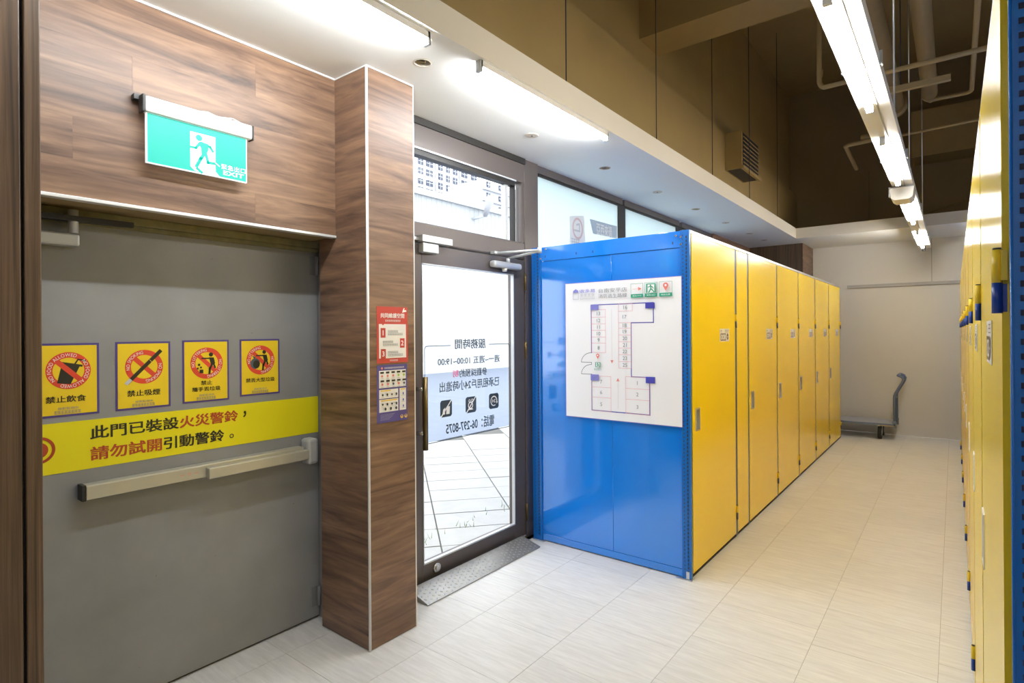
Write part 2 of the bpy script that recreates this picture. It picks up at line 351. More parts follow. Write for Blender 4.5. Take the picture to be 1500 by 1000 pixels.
# soffit ceiling with real downlight holes
holes = [(-1.961, 1.844), (-2.126, 3.905), (-2.108, 5.813), (-2.10, 7.719)]
covers = [(-2.136, 2.958), (-2.119, 4.875), (-2.101, 6.765), (-2.085, 8.40)]
HR = 0.040
mb = MB()
XL, XE, YE = -2.72, -1.71, 8.57
def rect_dn(x0, x1, y0, y1, z): mb.face([(x0, y0, z), (x0, y1, z), (x1, y1, z), (x1, y0, z)], 0)
ca, cb = -2.23, -1.86
rect_dn(XL, ca, YF, YB, ZC); rect_dn(cb, XE, YF, YB, ZC); rect_dn(XE, XR, YE, YB, ZC)
yp = YF
for hx, hy in holes:
    y0, y1 = hy - 0.16, hy + 0.16; rect_dn(ca, cb, yp, y0, ZC); yp = y1
    N = 32; inner = []; outer = []
    for k in range(N):
        a = 2 * math.pi * k / N; dx, dy = math.cos(a), math.sin(a); inner.append((hx + HR * dx, hy + HR * dy))
        t = min(((cb - hx) / dx if dx > 1e-9 else (ca - hx) / dx if dx < -1e-9 else 9), ((y1 - hy) / dy if dy > 1e-9 else (y0 - hy) / dy if dy < -1e-9 else 9)); outer.append((hx + t * dx, hy + t * dy))
    cor = [(cb, y1), (ca, y1), (ca, y0), (cb, y0)]
    for k in range(N):
        p, q = outer[k], outer[(k + 1) % N]; pts = [inner[(k + 1) % N], inner[k], p]
        if abs(p[0] - q[0]) > 1e-6 and abs(p[1] - q[1]) > 1e-6:
            pts.append(min(cor, key=lambda c: abs(c[0] - (p[0] + q[0]) / 2) + abs(c[1] - (p[1] + q[1]) / 2)))
        pts.append(q); mb.face([(x, y, ZC) for x, y in pts], 0)
        i0, i1 = inner[k], inner[(k + 1) % N]
        mb.face([(*i0, ZC), (*i1, ZC), (*i1, ZC + 0.13), (*i0, ZC + 0.13)], 1)
rect_dn(ca, cb, yp, YB, ZC)
ZF = ZC + 0.14
mb.face([(XE, YF, ZC), (XE, YE, ZC), (XE, YE, ZF), (XE, YF, ZF)], 2)
mb.face([(XE, YE, ZC), (XR, YE, ZC), (XR, YE, ZF), (XE, YE, ZF)], 2)
mb.face([(XL, YF, ZF), (XE, YF, ZF), (XE, YB, ZF), (XL, YB, ZF)], 2); mb.face([(XE, YE, ZF), (XR, YE, ZF), (XR, YB, ZF), (XE, YB, ZF)], 2)
mb.face([(XL, YF, ZC), (XE, YF, ZC), (XE, YF, ZF), (XL, YF, ZF)], 2); mb.face([(XL, YF, ZC), (XL, YB, ZC), (XL, YB, ZF), (XL, YF, ZF)], 2)
ceiling = struct(mb.build('ceiling', [M['white'], M['dark'], M['cream']]), 'white dropped soffit ceiling with cream fascia edge', 'ceiling')

struct(box('ceiling_slab', (-2.72, XR, YF, YB + 0.2, ZS, ZS + 0.15), M['khaki']))
struct(box('wall_back', (-2.72, XR, YB, YB + 0.15, 0, ZC), M['backwall']), 'plain pale grey back wall', 'wall')
struct(box('wall_back_upper', (-2.72, XR, YB, YB + 0.15, ZC, ZS), M['khakid']))
struct(box('wall_right', (XR, XR + 0.1, YF, YB, 0, ZS), M['backwall']))
struct(box('wall_front', (-2.72, XR, YF - 0.1, YF, 0, ZS), M['backwall']))
struct(box('wall_left_upper', (-2.06, -1.94, YF, YB, ZF, 3.63), M['khaki']))
struct(box('wall_left_top', (-2.16, -2.05, YF, YB, 3.63, ZS), M['khaki']))
struct(box('ceiling_beam', (-2.05, XR, 4.37, 4.74, 3.93, ZS), M['khaki']))
struct(box('ceiling_beam_back', (-0.44, XR, 9.30, YB, 3.81, 4.42), M['khaki']))
# pieces of the back wall: grey rail and panel joint
struct(box('trim_1', (-1.26, XR, YB - 0.022, YB, 2.125, 2.172), M['rail'], bevel=0.003))
struct(box('trim_2', (-0.247, -0.239, YB - 0.004, YB, 2.172, ZC), M['rail']))

# ------------------------------------------------------------------ left side: wood cladding
wl = struct(box('wall_left', (-2.90, -2.72, YF, 2.2, 0, ZC), M['khakid']))
hdr = struct(box('wall_header', (-2.70, -2.444, 0.30, 1.69, 1.985, ZC - 0.002), M['khakid']), 'walnut laminate wall panel above the grey fire door', 'wall')
rows = [1.992, 2.121, 2.27, 2.42, 2.548, 2.692, ZC - 0.006]
joints = [[1.277], [0.62], [0.95], [0.805], [1.282], [0.70]]
for (z0, z1), js in zip(zip(rows, rows[1:]), joints):
    e = [0.30] + js + [1.688]
    for y0, y1 in zip(e, e[1:]): box('plank', (-2.444, -2.43, y0 + 0.00015, y1 - 0.00015, z0 + 0.0001, z1 - 0.0001), M['wood'], hdr)
struct(box('trim_3', (-2.46, -2.422, 0.30, 1.688, 1.977, 1.9895), M['trim'], bevel=0.002))
struct(box('trim_4', (-2.444, -2.424, 0.30, 1.684, ZC - 0.008, ZC), M['trim']))
# pillar between the doors
PX, PY0, PY1 = -2.18, 1.688, 1.982
pil = struct(box('wall_pillar', (-2.566, PX - 0.012, PY0 + 0.012, PY1, 0.0, ZC - 0.002), M['khakid']), 'walnut clad pillar between the grey and the glass door', 'pillar')
zr = [0.004, 0.42, 0.86, 1.30, 1.75, 2.20, ZC - 0.008]
for z0, z1 in zip(zr, zr[1:]):
    box('plank', (PX - 0.012, PX, PY0 + 0.006, PY1 - 0.004, z0, z1 - 0.0003), M['wood'], pil)
    box('plank', (-2.566, PX - 0.006, PY0, PY0 + 0.012, z0, z1 - 0.0003), M['wood'], pil)
mb = MB().tube([(PX - 0.003, PY0 + 0.003, 0), (PX - 0.003, PY0 + 0.003, ZC - 0.001)], 0.0065, 12); mb.build('corner_trim', M['trim'], pil)
box('corner_trim', (PX - 0.012, PX + 0.001, PY1 - 0.004, PY1 + 0.002, 0, ZC - 0.001), M['trim'], pil)
mb = MB().box(PX - 0.012, PX + 0.003, PY0, PY1, ZC - 0.008, ZC - 0.001); mb.box(-2.43, PX, PY0 - 0.003, PY0 + 0.012, ZC - 0.008, ZC - 0.001); mb.build('top_trim', M['trim'], pil)
# dark wood jamb close to the camera
jmb = struct(box('wall_jamb', (-2.70, -2.02, -3.9, 0.430, 0, ZC - 0.002), M['rubber']), 'dark vertical grain wood jamb at the left edge', 'wall')
box('board', (-2.02, -2.0, -3.9, 0.394, 0, ZC - 0.002), M['woodv'], jmb, 0.003)
box('board', (-2.02, -2.0, 0.402, 0.438, 0, ZC - 0.002), M['woodv'], jmb, 0.003)
box('board', (-2.70, -2.0205, 0.430, 0.438, 0, ZC - 0.002), M['woodv'], jmb)

# ------------------------------------------------------------------ grey fire door
DX = -2.665
d1 = struct(empty('door_1', (DX, 1.02, 0)), 'grey painted steel fire door with stickers and a push bar', 'door')
box('leaf', (DX - 0.05, DX, 0.44, 1.736, 0.012, 1.945), M['fdoor'], d1, 0.002)
fr = box('door_frame', (DX - 0.05, -2.567, 1.738, 1.80, 0, 1.984), M['fframe'], d1, 0.003)
mb = MB().box(DX - 0.05, DX + 0.02, 0.44, 1.737, 1.950, 1.984); mb.build('door_frame', M['olive'], d1, 0.003)
box('door_stop', (DX, DX + 0.014, 0.44, 1.736, 1.93, 1.948), M['olive'], d1)
for z in (1.86, 0.12):
    h = MB().tube([(DX + 0.012, 1.727, z - 0.05), (DX + 0.012, 1.727, z + 0.05)], 0.009, 12); h.box(DX, DX + 0.004, 1.69, 1.727, z - 0.05, z + 0.05)
    h.build('hinge', M['fframe'], d1)
# door closer at the top of the fire door
cl = tag(box('door_closer', (DX + 0.005, DX + 0.06, 0.36, 0.686, 1.838, 1.885), M['silver'], bevel=0.008), 'silver closer body at top left of the grey fire door', 'door closer')
a = MB().prism([(DX + 0.03, 0.45, 1.925), (DX + 0.085, 0.45, 1.925), (DX + 0.075, 0.86, 1.932), (DX + 0.05, 0.86, 1.932)], (0, 0, 0.020)); a.build('arm', M['grate'], cl)
MB().tube([(DX + 0.06, 0.665, 1.885), (DX + 0.06, 0.665, 1.972)], 0.016, 16).build('spindle', M['silver'], cl)
# panic push bar
pb = empty('push_bar', (DX, 1.18, 0.87), 'aged aluminium panic push bar across the grey fire door', 'push bar')
box('rail', (DX + 0.001, DX + 0.055, 0.70, 1.62, 0.872, 0.928), M['bar'], pb, 0.004)
box('end_cap', (DX + 0.001, DX + 0.056, 0.688, 0.70, 0.870, 0.930), M['black'], pb)
box('touch_bar', (DX + 0.055, DX + 0.085, 1.14, 1.63, 0.866, 0.914), M['bar'], pb, 0.004)
box('cover_plate', (DX + 0.055, DX + 0.060, 0.70, 1.125, 0.874, 0.926), M['bar'], pb, 0.002)
box('end_bracket', (DX + 0.001, DX + 0.075, 1.630, 1.690, 0.835, 0.965), M['silver'], pb, 0.014)
s = Sheet((DX + 0.0602, 1.03, 0.89), (0, 1, 0), (0, 0, 1), 0.075, 0.02); s.ring(0.0375, 0.010, 0.004, 0.006, 'coral', 20); s.line((0.0, 0.010), (0.016, 0.010), 0.002, 'coral'); s.line((0.059, 0.010), (0.075, 0.010), 0.002, 'coral'); s.done(pb, 'printed_marking')

# ------------------------------------------------------------------ stickers on the fire door
def figure(s, cu, cv, k):
    """person dropping litter, seen from the side"""
    s.disc(cu + 0.32 * k, cv + 0.62 * k, 0.15 * k, 'black')
    s.poly([(cu + 0.18 * k, cv + 0.42 * k), (cu + 0.52 * k, cv + 0.40 * k), (cu + 0.62 * k, cv - 0.05 * k), (cu + 0.30 * k, cv - 0.08 * k)], 'black')
    s.path([(cu + 0.26 * k, cv + 0.34 * k), (cu - 0.30 * k, cv + 0.36 * k)], 0.10 * k, 'black')
    s.path([(cu + 0.42 * k, cv - 0.05 * k), (cu + 0.24 * k, cv - 0.40 * k), (cu + 0.20 * k, cv - 0.74 * k)], 0.15 * k, 'black')
    s.path([(cu + 0.50 * k, cv - 0.05 * k), (cu + 0.60 * k, cv - 0.32 * k)], 0.13 * k, 'black')
def sticker(y0, y1, z0, z1, kind, name, label):
    w, h = y1 - y0, z1 - z0
    s = Sheet((DX + 0.0015, y0, z0), (0, 1, 0), (0, 0, 1), w, h)
    root = s.backing(name, INK['purple'], 0.001); tag(root, label, 'sign', 'yellow prohibition stickers on the grey door')
    s.rect(0.008, 0.008, w - 0.008, h - 0.008, 'yellow')
    cu, cv, R = w * 0.51, h * 0.625, 0.0705
    s.disc(cu, cv, R, 'red', 48); s.disc(cu, cv, R * 0.70, 'yellow', 40)
    def band(): s.path([(cu - R * 0.60, cv + R * 0.60), (cu + R * 0.60, cv - R * 0.60)], R * 0.26, 'red')
    if kind == 'food':
        s.poly([(cu - 0.036, cv - 0.046), (cu + 0.006, cv - 0.052), (cu + 0.036, cv + 0.018), (cu - 0.020, cv + 0.030)], 'black'); s.path([(cu - 0.026, cv + 0.031), (cu + 0.040, cv + 0.017)], 0.008, 'black')
        s.path([(cu + 0.018, cv + 0.022), (cu + 0.030, cv + 0.042), (cu + 0.052, cv + 0.036)], 0.005, 'black'); band(); word = 'NO FOOD ALLOWED'
    elif kind == 'smoke':
        band(); s.path([(cu - 0.058, cv - 0.060), (cu + 0.058, cv + 0.062)], 0.015, 'black'); s.path([(cu - 0.063, cv - 0.064), (cu - 0.054, cv - 0.055)], 0.014, 'lgrey'); s.path([(cu + 0.020, cv + 0.028), (cu + 0.028, cv + 0.018)], 0.002, 'gold'); word = 'NO SMOKING'
    else:
        band(); figure(s, cu - 0.002, cv, 0.062); word = 'NO LITTERING'
        if kind == 'litter':
            for du, dv, r in ((-0.034, -0.006, 0.005), (-0.040, -0.022, 0.004), (-0.026, -0.018, 0.004), (-0.024, -0.036, 0.008)): s.rect(cu + du - r, cv + dv - r, cu + du + r, cv + dv + r, 'black')
        else:
            s.disc(cu - 0.028, cv - 0.016, 0.024, 'slate2', 14, 0.026); s.disc(cu - 0.022, cv - 0.020, 0.017, 'black', 12, 0.02); s.poly([(cu - 0.034, cv + 0.008), (cu - 0.044, cv + 0.024), (cu - 0.022, cv + 0.012)], 'slate2')
    s.arc_text(word, cu, cv, R * 0.85, 0.0125, 143, 'white'); s.arc_text(word, cu, cv, R * 0.85, 0.0125, -37, 'white')
    if kind == 'food': s.text('禁止飲食', w * 0.16, h * 0.195, w * 0.78, h * 0.285, 'black', 0.018)
    elif kind == 'smoke': s.text('禁止吸煙', w * 0.20, h * 0.195, w * 0.80, h * 0.285, 'black', 0.018)
    elif kind == 'litter': s.text('禁止', w * 0.38, h * 0.275, w * 0.62, h * 0.345, 'black', 0.018); s.text('隨手丟垃圾', w * 0.20, h * 0.175, w * 0.80, h * 0.245, 'black', 0.018)
    else: s.text('禁丟大型垃圾', w * 0.14, h * 0.235, w * 0.86, h * 0.31, 'black', 0.018)
    s.text('錄影監視中', w * 0.34, h * 0.095, w * 0.66, h * 0.13, 'grey'); s.small(8, w * 0.28, h * 0.045, w * 0.70, h * 0.08, 'grey')
    s.done(root)
sticker(0.560, 0.760, 1.194, 1.472, 'food', 'no_food_sticker', 'yellow sticker with crossed out drink cup, nearest the dark wood jamb')
sticker(0.815, 1.018, 1.195, 1.474, 'smoke', 'no_smoking_sticker', 'yellow no smoking sticker with a crossed out cigarette')
sticker(1.066, 1.268, 1.199, 1.477, 'litter', 'no_littering_sticker', 'yellow no littering sticker with a person dropping small bits')
sticker(1.319, 1.519, 1.207, 1.478, 'bulky', 'no_dumping_sticker', 'yellow no littering sticker with a person and black rubbish bag')
# long banner
BZ0, BZ1 = 0.982, 1.172
s = Sheet((DX + 0.0015, 0.46, BZ0), (0, 1, 0), (0, 0, 1), 1.735 - 0.46, BZ1 - BZ0)
bn = s.backing('warning_banner', INK['banner'], 0.001); tag(bn, 'long yellow fire alarm banner with two lines of large characters', 'banner')
def by(px, py):
    p = pix(px, py, 0, DX); return p.y - 0.46, p.z - BZ0
def btext(st, x0, yb, x1, yt, c):
    a = by(100 + x0 / 5, 580 + yb / 5); b = by(100 + x1 / 5, 580 + yt / 5); s.text(st, a[0], a[1], b[0], b[1], c, 0.022)
L1b, L1t, L2b, L2t = 0.113, 0.164, 0.030, 0.082
def row(st, x0, x1, v0, v1, c):
    u0 = by(100 + x0 / 5, 640)[0]; u1 = by(100 + x1 / 5, 640)[0]; s.text(st, u0, v0, u1, v1, c, 0.026); flush()
def flush(): s.done(bn, 'lettering'); s.mb = MB(); s.mats = []
row('此門已裝設', 163, 806, L1b, L1t, 'black'); row('火災警鈴', 818, 1240, L1b, L1t, 'brick')
u = by(100 + 1283 / 5, 640)[0]; s.text('，', u, L1b + 0.014, u + 0.012, L1b + 0.042, 'black', 0.02); flush()
row('請勿試開', 163, 682, L2b, L2t, 'brick'); row('引動警鈴', 700, 1138, L2b, L2t, 'black')
u = by(100 + 1195 / 5, 640)[0]; s.ring(u, L2b + 0.016, 0.006, 0.010, 'black', 20)
s.done(bn, 'lettering'); s.mb = MB(); s.mats = []
cu = by(56, 657)[0]; s.ring(cu, 0.095, 0.040, 0.050, 'brick'); s.disc(cu, 0.095, 0.029, 'brick')
s.done(bn, 'alarm_symbol')

# ------------------------------------------------------------------ emergency exit sign
ex = empty('exit_sign', (-2.40, 1.02, 2.14), 'lit green emergency exit sign with running figure on the wood wall', 'sign')
EX = -2.38; y0, y1 = 0.832, 1.215
ls = Sheet((EX, y0, 2.148), (0, 1, 0), (0, 0, 1), y1 - y0, 0.187)
gm, t_, b_ = nt('exit_green_backlit'); b_.inputs['Base Color'].default_value = (0.0, 0.16, 0.13, 1); b_.inputs['Emission Color'].default_value = (0.0, 0.80, 0.63, 1); b_.inputs['Emission Strength'].default_value = 0.42
wm, t_, b_ = nt('exit_white_backlit'); b_.inputs['Base Color'].default_value = (0.8, 0.8, 0.8, 1); b_.inputs['Emission Color'].default_value = (0.95, 1, 1, 1); b_.inputs['Emission Strength'].default_value = 0.45
INK['xgreen'] = gm; INK['xwhite'] = wm
panel = ls.backing('light_panel', wm, 0.012, ex)
W, H_ = ls.w, ls.h
ls.rect(0.004, 0.003, W - 0.004, H_ - 0.001, 'xgreen')
def eu(x): return (x - 158) / (1145 - 158) * W
def ev(x, y):
    t = (x - 158) / (1145 - 158); top = 235 + t * (485 - 235); bot = 715 + t * (915 - 715); return (bot - y) / (bot - top) * H_
def ep(x, y): return (eu(x), ev(x, y))
ls.poly([ep(558, 405), ep(558, 745), ep(600, 790), ep(855, 855), ep(808, 800), ep(808, 465)][::-1], 'xwhite')
ls.disc(*ep(643, 470), 0.0125, 'xgreen')
ls.poly([ep(628, 520), ep(668, 508), ep(740, 535), ep(735, 590), ep(710, 650), ep(668, 640), ep(664, 570)][::-1], 'xgreen')
ls.path([ep(655, 520), ep(612, 568), ep(560, 558)], 0.0095, 'xgreen'); ls.path([ep(715, 545), ep(752, 560), ep(780, 602)], 0.0095, 'xgreen')
ls.path([ep(688, 635), ep(660, 672), ep(618, 745)], 0.0125, 'xgreen'); ls.path([ep(712, 635), ep(732, 712), ep(822, 726)], 0.011, 'xgreen')
ls.path([ep(808, 715), ep(846, 748)], 0.004, 'xwhite'); ls.path([ep(625, 770), ep(665, 805)], 0.010, 'xgreen')
a, b = ep(866, 782), ep(1126, 782); ls.text('緊急出口', a[0], 0.036, b[0], 0.058, 'xwhite', 0.0)
a, b = ep(888, 850), ep(1106, 850); ls.text('EXIT', a[0], 0.0145, b[0], 0.0315, 'xwhite', 0.02)
ls.done(panel)
mb = MB().box(-2.405, -2.366, 0.826, 1.235, 2.335, 2.396); mb.build('housing', M['trunk'], ex, 0.008)
box('end_cap', (-2.408, -2.364, 0.816, 0.826, 2.332, 2.398), M['black'], ex, 0.003); box('end_cap', (-2.408, -2.366, 1.235, 1.241, 2.334, 2.396), M['black'], ex, 0.002)
box('bracket', (-2.43, -2.40, 0.80, 0.83, 2.383, 2.402), M['black'], ex); box('bracket', (-2.43, -2.40, 1.23, 1.245, 2.385, 2.395), M['black'], ex)
MB().tube([(-2.40, 1.00, 2.398), (-2.39, 1.06, 2.406), (-2.392, 1.10, 2.399), (-2.385, 1.16, 2.407), (-2.39, 1.21, 2.397)], 0.0025, 8).build('cable', M['trunk'], ex)
s = Sheet((-2.366, 1.18, 2.345), (0, 1, 0), (0, 0, 1), 0.05, 0.04); s.disc(0.024, 0.03, 0.0035, 'grey', 14); s.small(6, 0.004, 0.014, 0.048, 0.018, 'coral') ; s.disc(0.018, 0.008, 0.0016, 'black', 10); s.done(ex, 'printed_marking')

# ------------------------------------------------------------------ posters on the pillar
s = Sheet((PX + 0.0015, 1.739, 1.357), (0, 1, 0), (0, 0, 1), 0.194, 0.275)
r = s.backing('red_notice', INK['posterred'], 0.001); tag(r, 'red notice with three numbered rules on the wood pillar', 'poster')
w, h = s.w, s.h
s.text('共同維護空間', 0.022, h * 0.80, 0.172, h * 0.885, 'white', 0.02); s.small(9, 0.050, h * 0.735, 0.148, h * 0.765, 'white')
s.poly([(0.158, h * 0.90), (0.186, h * 0.92), (0.184, h * 0.95), (0.172, h * 0.945), (0.174, h * 0.985), (0.168, h * 0.985), (0.162, h * 0.94)], 'white')
s.rect(0.012, h * 0.085, w - 0.012, h * 0.69, 'paper'); s.poly([(0.030, h * 0.69), (0.044, h * 0.69), (0.037, h * 0.665)], 'posterred')
for k, (num, right) in enumerate((('1', 0), ('2', 1), ('3', 0))):
    v1 = h * (0.62 - 0.185 * k); v0 = v1 - h * 0.17; u0 = 0.142 if right else 0.022
    s.rect(u0, v0, u0 + 0.030, v1, 'posterred'); s.ctext(num, u0 + 0.015, (v0 + v1) / 2, 0.024, 'white', 0.02)
    t0 = 0.034 if right else 0.066
    for q, (tx, wd) in enumerate(((7, 0.072), (9, 0.090))): s.small(tx, t0, v0 + 0.026 - 0.014 * q, t0 + wd * (0.9 if q == 0 else 1.05), v0 + 0.035 - 0.014 * q, 'grey')
s.small(6, 0.075, h * 0.032, 0.128, h * 0.055, 'white')
s.done(r)
s = Sheet((PX + 0.0015, 1.738, 1.068), (0, 1, 0), (0, 0, 1), 0.190, 0.280)
r = s.backing('icon_notice', INK['posterblue'], 0.001); tag(r, 'purple notice with rows of small icons below the red notice', 'poster'); w, h = s.w, s.h
s.small(13, 0.044, h * 0.935, 0.17, h * 0.957, 'paper'); s.disc(0.030, h * 0.945, 0.006, 'coral', 14)
s.rect(0.012, h * 0.605, w - 0.010, h * 0.905, 'paper'); s.rect(0.012, h * 0.42, 0.130, h * 0.575, 'paper'); s.rect(0.012, h * 0.185, 0.130, h * 0.405, 'paper'); s.rect(0.138, h * 0.185, w - 0.010, h * 0.575, 'paper')
for rr in range(2):
    for k in range(5):
        u = 0.030 + 0.034 * k; v = h * (0.86 - 0.145 * rr); s.rect(u - 0.011, v - 0.002, u + 0.011, v + 0.007, 'black'); s.disc(u, v - 0.014, 0.0062, (('coral', 'coral', 'coral', 'lime', 'lime'), ('coral', 'coral', 'slate2', 'coral', 'slate2'))[rr][k], 12); s.rect(u - 0.008, v - 0.027, u + 0.008, v - 0.0255, 'grey')
for u0, u1, v in ((0.018, 0.080, 0.545), (0.018, 0.122, 0.375), (0.142, 0.172, 0.545)): s.rect(u0, h * v, u1, h * (v + 0.022), 'gold')
for k in range(4):
    for v in (0.485, 0.320): s.disc(0.030 + 0.028 * k, h * v, 0.0055, 'black', 10, 0.005 + 0.002 * (k % 2)); s.rect(0.022 + 0.028 * k, h * (v - 0.035), 0.038 + 0.028 * k, h * (v - 0.031), 'grey')
for k in range(3): s.disc(0.045 + 0.033 * k, h * 0.24, 0.006, 'black', 10, 0.008); s.disc(0.157, h * (0.48 - 0.11 * k), 0.004, 'indigo', 10, 0.007); s.rect(0.147, h * (0.445 - 0.11 * k), 0.168, h * (0.45 - 0.11 * k), 'grey')
for k in range(5): s.rect(0.012, h * (0.145 - 0.022 * k), 0.012 + 0.09 - 0.008 * k, h * (0.148 - 0.022 * k), 'lgrey')
for u in (0.146, 0.172): s.disc(u, h * 0.075, 0.0095, 'gold', 16); s.poly([(u - 0.006, h * 0.10), (u, h * 0.06), (u + 0.006, h * 0.10)], 'posterblue')
s.done(r)

# ------------------------------------------------------------------ glass front
GX = -2.48
ff = struct(empty('window_1', (GX, 2.6, 2.03)), 'bronze framed transom window above the glass door', 'window')
box('head_rail', (GX - 0.06, GX + 0.004, 1.982, 3.33, 2.592, ZC), M['bronze'], ff, 0.002)
box('head_strip', (GX - 0.05, GX + 0.016, 1.982, 3.33, 2.728, ZC - 0.001), M['bronzed'], ff)
box('glazing_bead', (GX - 0.045, GX + 0.012, 1.982, 3.225, 2.583, 2.593), M['silver'], ff); box('glazing_bead', (GX - 0.05, GX + 0.002, 1.982, 3.225, 2.552, 2.584), M['bronzed'], ff)
box('transom_bar', (GX - 0.06, GX + 0.006, 1.982, 3.33, 2.034, 2.158), M['bronze'], ff, 0.012)
box('sash_stile', (GX - 0.055, GX - 0.02, 3.135, 3.165, 2.158, 2.552), M['silver'], ff); box('sash_stile', (GX - 0.05, GX - 0.008, 3.222, 3.236, 2.158, 2.56), M['bronzed'], ff); box('sash_stile', (GX - 0.055, GX, 3.300, 3.33, 2.158, 2.592), M['bronze'], ff)
box('pane', (GX - 0.036, GX - 0.030, 1.99, 3.30, 2.158, 2.56), M['glass'], ff)
struct(box('trim_5', (GX - 0.07, GX + 0.006, 3.33, 3.50, 0, ZC), M['bronze'], bevel=0.003), 'bronze mullion post beside the glass door', 'post')
struct(box('trim_6', (GX - 0.06, GX + 0.004, 1.982, 2.205, 0, 2.034), M['bronze']))
struct(box('trim_7', (-2.70, GX - 0.005, 1.982, 3.5, ZC - 0.02, ZC), M['white']))
# hinged glass door
d2 = struct(empty('door_2', (GX, 2.76, 0)), 'bronze framed glass door with mirrored opening hours', 'door')
box('stile', (GX - 0.05, GX, 2.212, 2.312, 0.022, 2.028), M['bronze'], d2, 0.003); box('stile', (GX - 0.05, GX, 3.196, 3.324, 0.022, 2.028), M['bronze'], d2, 0.003)
box('top_rail', (GX - 0.05, GX - 0.0005, 2.312, 3.196, 1.916, 2.028), M['bronze'], d2); box('bottom_rail', (GX - 0.05, GX - 0.0005, 2.312, 3.196, 0.022, 0.132), M['bronze'], d2)
b_ = MB().box(GX - 0.02, GX + 0.004, 2.312, 3.196, 0.130, 0.139); b_.box(GX - 0.02, GX + 0.004, 2.312, 3.196, 1.910, 1.917); b_.box(GX - 0.02, GX + 0.004, 3.190, 3.198, 0.13, 1.917); b_.box(GX - 0.02, GX + 0.004, 2.311, 2.316, 0.13, 1.917)
b_.build('glazing_bead', M['silver'], d2)
box('pane', (GX - 0.030, GX - 0.022, 2.312, 3.196, 0.132, 1.916), M['glass'], d2)
box('sweep', (GX - 0.045, GX + 0.003, 2.215, 3.322, 0.016, 0.024), M['silver'], d2)
for z in (1.87, 1.375, 0.19):
    MB().tube([(GX + 0.008, 3.330, z - 0.062), (GX + 0.008, 3.330, z + 0.062)], 0.009, 12).build('hinge', M['brass'], d2)
lk = MB().tube([(GX - 0.001, 2.415, 0.085), (GX + 0.012, 2.415, 0.085)], [0.030, 0.027], 24).build('lock', M['chrome'], d2)
MB().tube([(GX + 0.012, 2.415, 0.085), (GX + 0.020, 2.415, 0.085)], 0.014, 18).build('keyway', M['steel'], lk)
hd = empty('pull_handle', (GX + 0.06, 2.28, 0.82), 'tall bronze bar handle on the glass door', 'handle')
MB().tube([(GX + 0.058, 2.280, 0.823), (GX + 0.058, 2.280, 1.247)], 0.016, 20).build('bar', M['brass'], hd)
for z in (0.917, 1.176): MB().tube([(GX, 2.262, z), (GX + 0.058, 2.277, z)], [0.012, 0.010], 14).build('standoff', M['chrome'], hd)
# decal of opening hours, mirrored as seen from inside
def gp(x, y):
    p = pix(600 + x / 4.547, 460 + y / 4.547, 0, GX - 0.021); return p.y, p.z
Y0d, Z0d = 2.30, 0.80
s = Sheet((GX - 0.0218, Y0d, Z0d), (0, 1, 0), (0, 0, 1), 0.9, 0.7)
def q(x, y): a = gp(x, y); return (a[0] - Y0d, a[1] - Z0d)
def mtext(st, xa, xb, yb, yt, c, bold=0.0):
    a = q(xa, (yb + yt) / 2)[0]; b = q(xb, (yb + yt) / 2)[0]; xm = (xa + xb) / 2; v0 = q(xm, yb)[1]; v1 = q(xm, yt)[1]
    vs_, fs, x0, x1, y0_, y1_ = text_geo(st, bold); s.layer += 1; mi = s.mi(c); e = 0.020
    for n_, (du, dv) in enumerate(((1, 1), (-1, -1), (1, -1), (-1, 1))):
        i = len(s.mb.v)
        s.mb.v += [tuple(s.P(b - (x - x0 + du * e) / (x1 - x0) * (b - a), v0 + (y - y0_ + dv * e * 0.6) / (y1_ - y0_) * (v1 - v0), s.layer + 0.1 * n_)) for x, y in vs_]
        for f in fs: s.mb.f.append(tuple(i + k for k in f[::-1])); s.mb.m.append(mi); s.mb.sm.append(False)
mtext('服務時間', 303, 505, 228, 165, 'slate', 0.005)
mtext('週一~週五 10:00~19:00', 188, 600, 330, 282, 'slate2', 0.004)
mtext('參觀採預約', 333, 515, 412, 360, 'slate2', 0.004); mtext('制', 290, 328, 418, 372, 'rose', 0.004)
mtext('已承租用戶24小時進出', 200, 595, 498, 435, 'slate2', 0.004)
mtext('電話：06-297-8075', 243, 563, 770, 695, 'slate', 0.004)
yL = q(100, 400)[0]; yR = q(667, 400)[0]; zT = q(390, 205)[1]; zB = q(390, 806)[1]; cr_ = 0.022
mt1 = q(272, 205)[0]; mt2 = q(530, 205)[0]
arc = lambda cx, cy, a0, a1: [(cx + cr_ * math.cos(math.radians(a0 + (a1 - a0) * k / 6)), cy + cr_ * math.sin(math.radians(a0 + (a1 - a0) * k / 6))) for k in range(7)]
s.path([(mt1, zT)] + arc(yL + cr_, zT - cr_, 90, 180) + arc(yL + cr_, zB + cr_, 180, 270) + arc(yR - cr_, zB + cr_, 270, 360) + arc(yR - cr_, zT - cr_, 0, 90) + [(mt2, zT)], 0.0045, 'slate2')
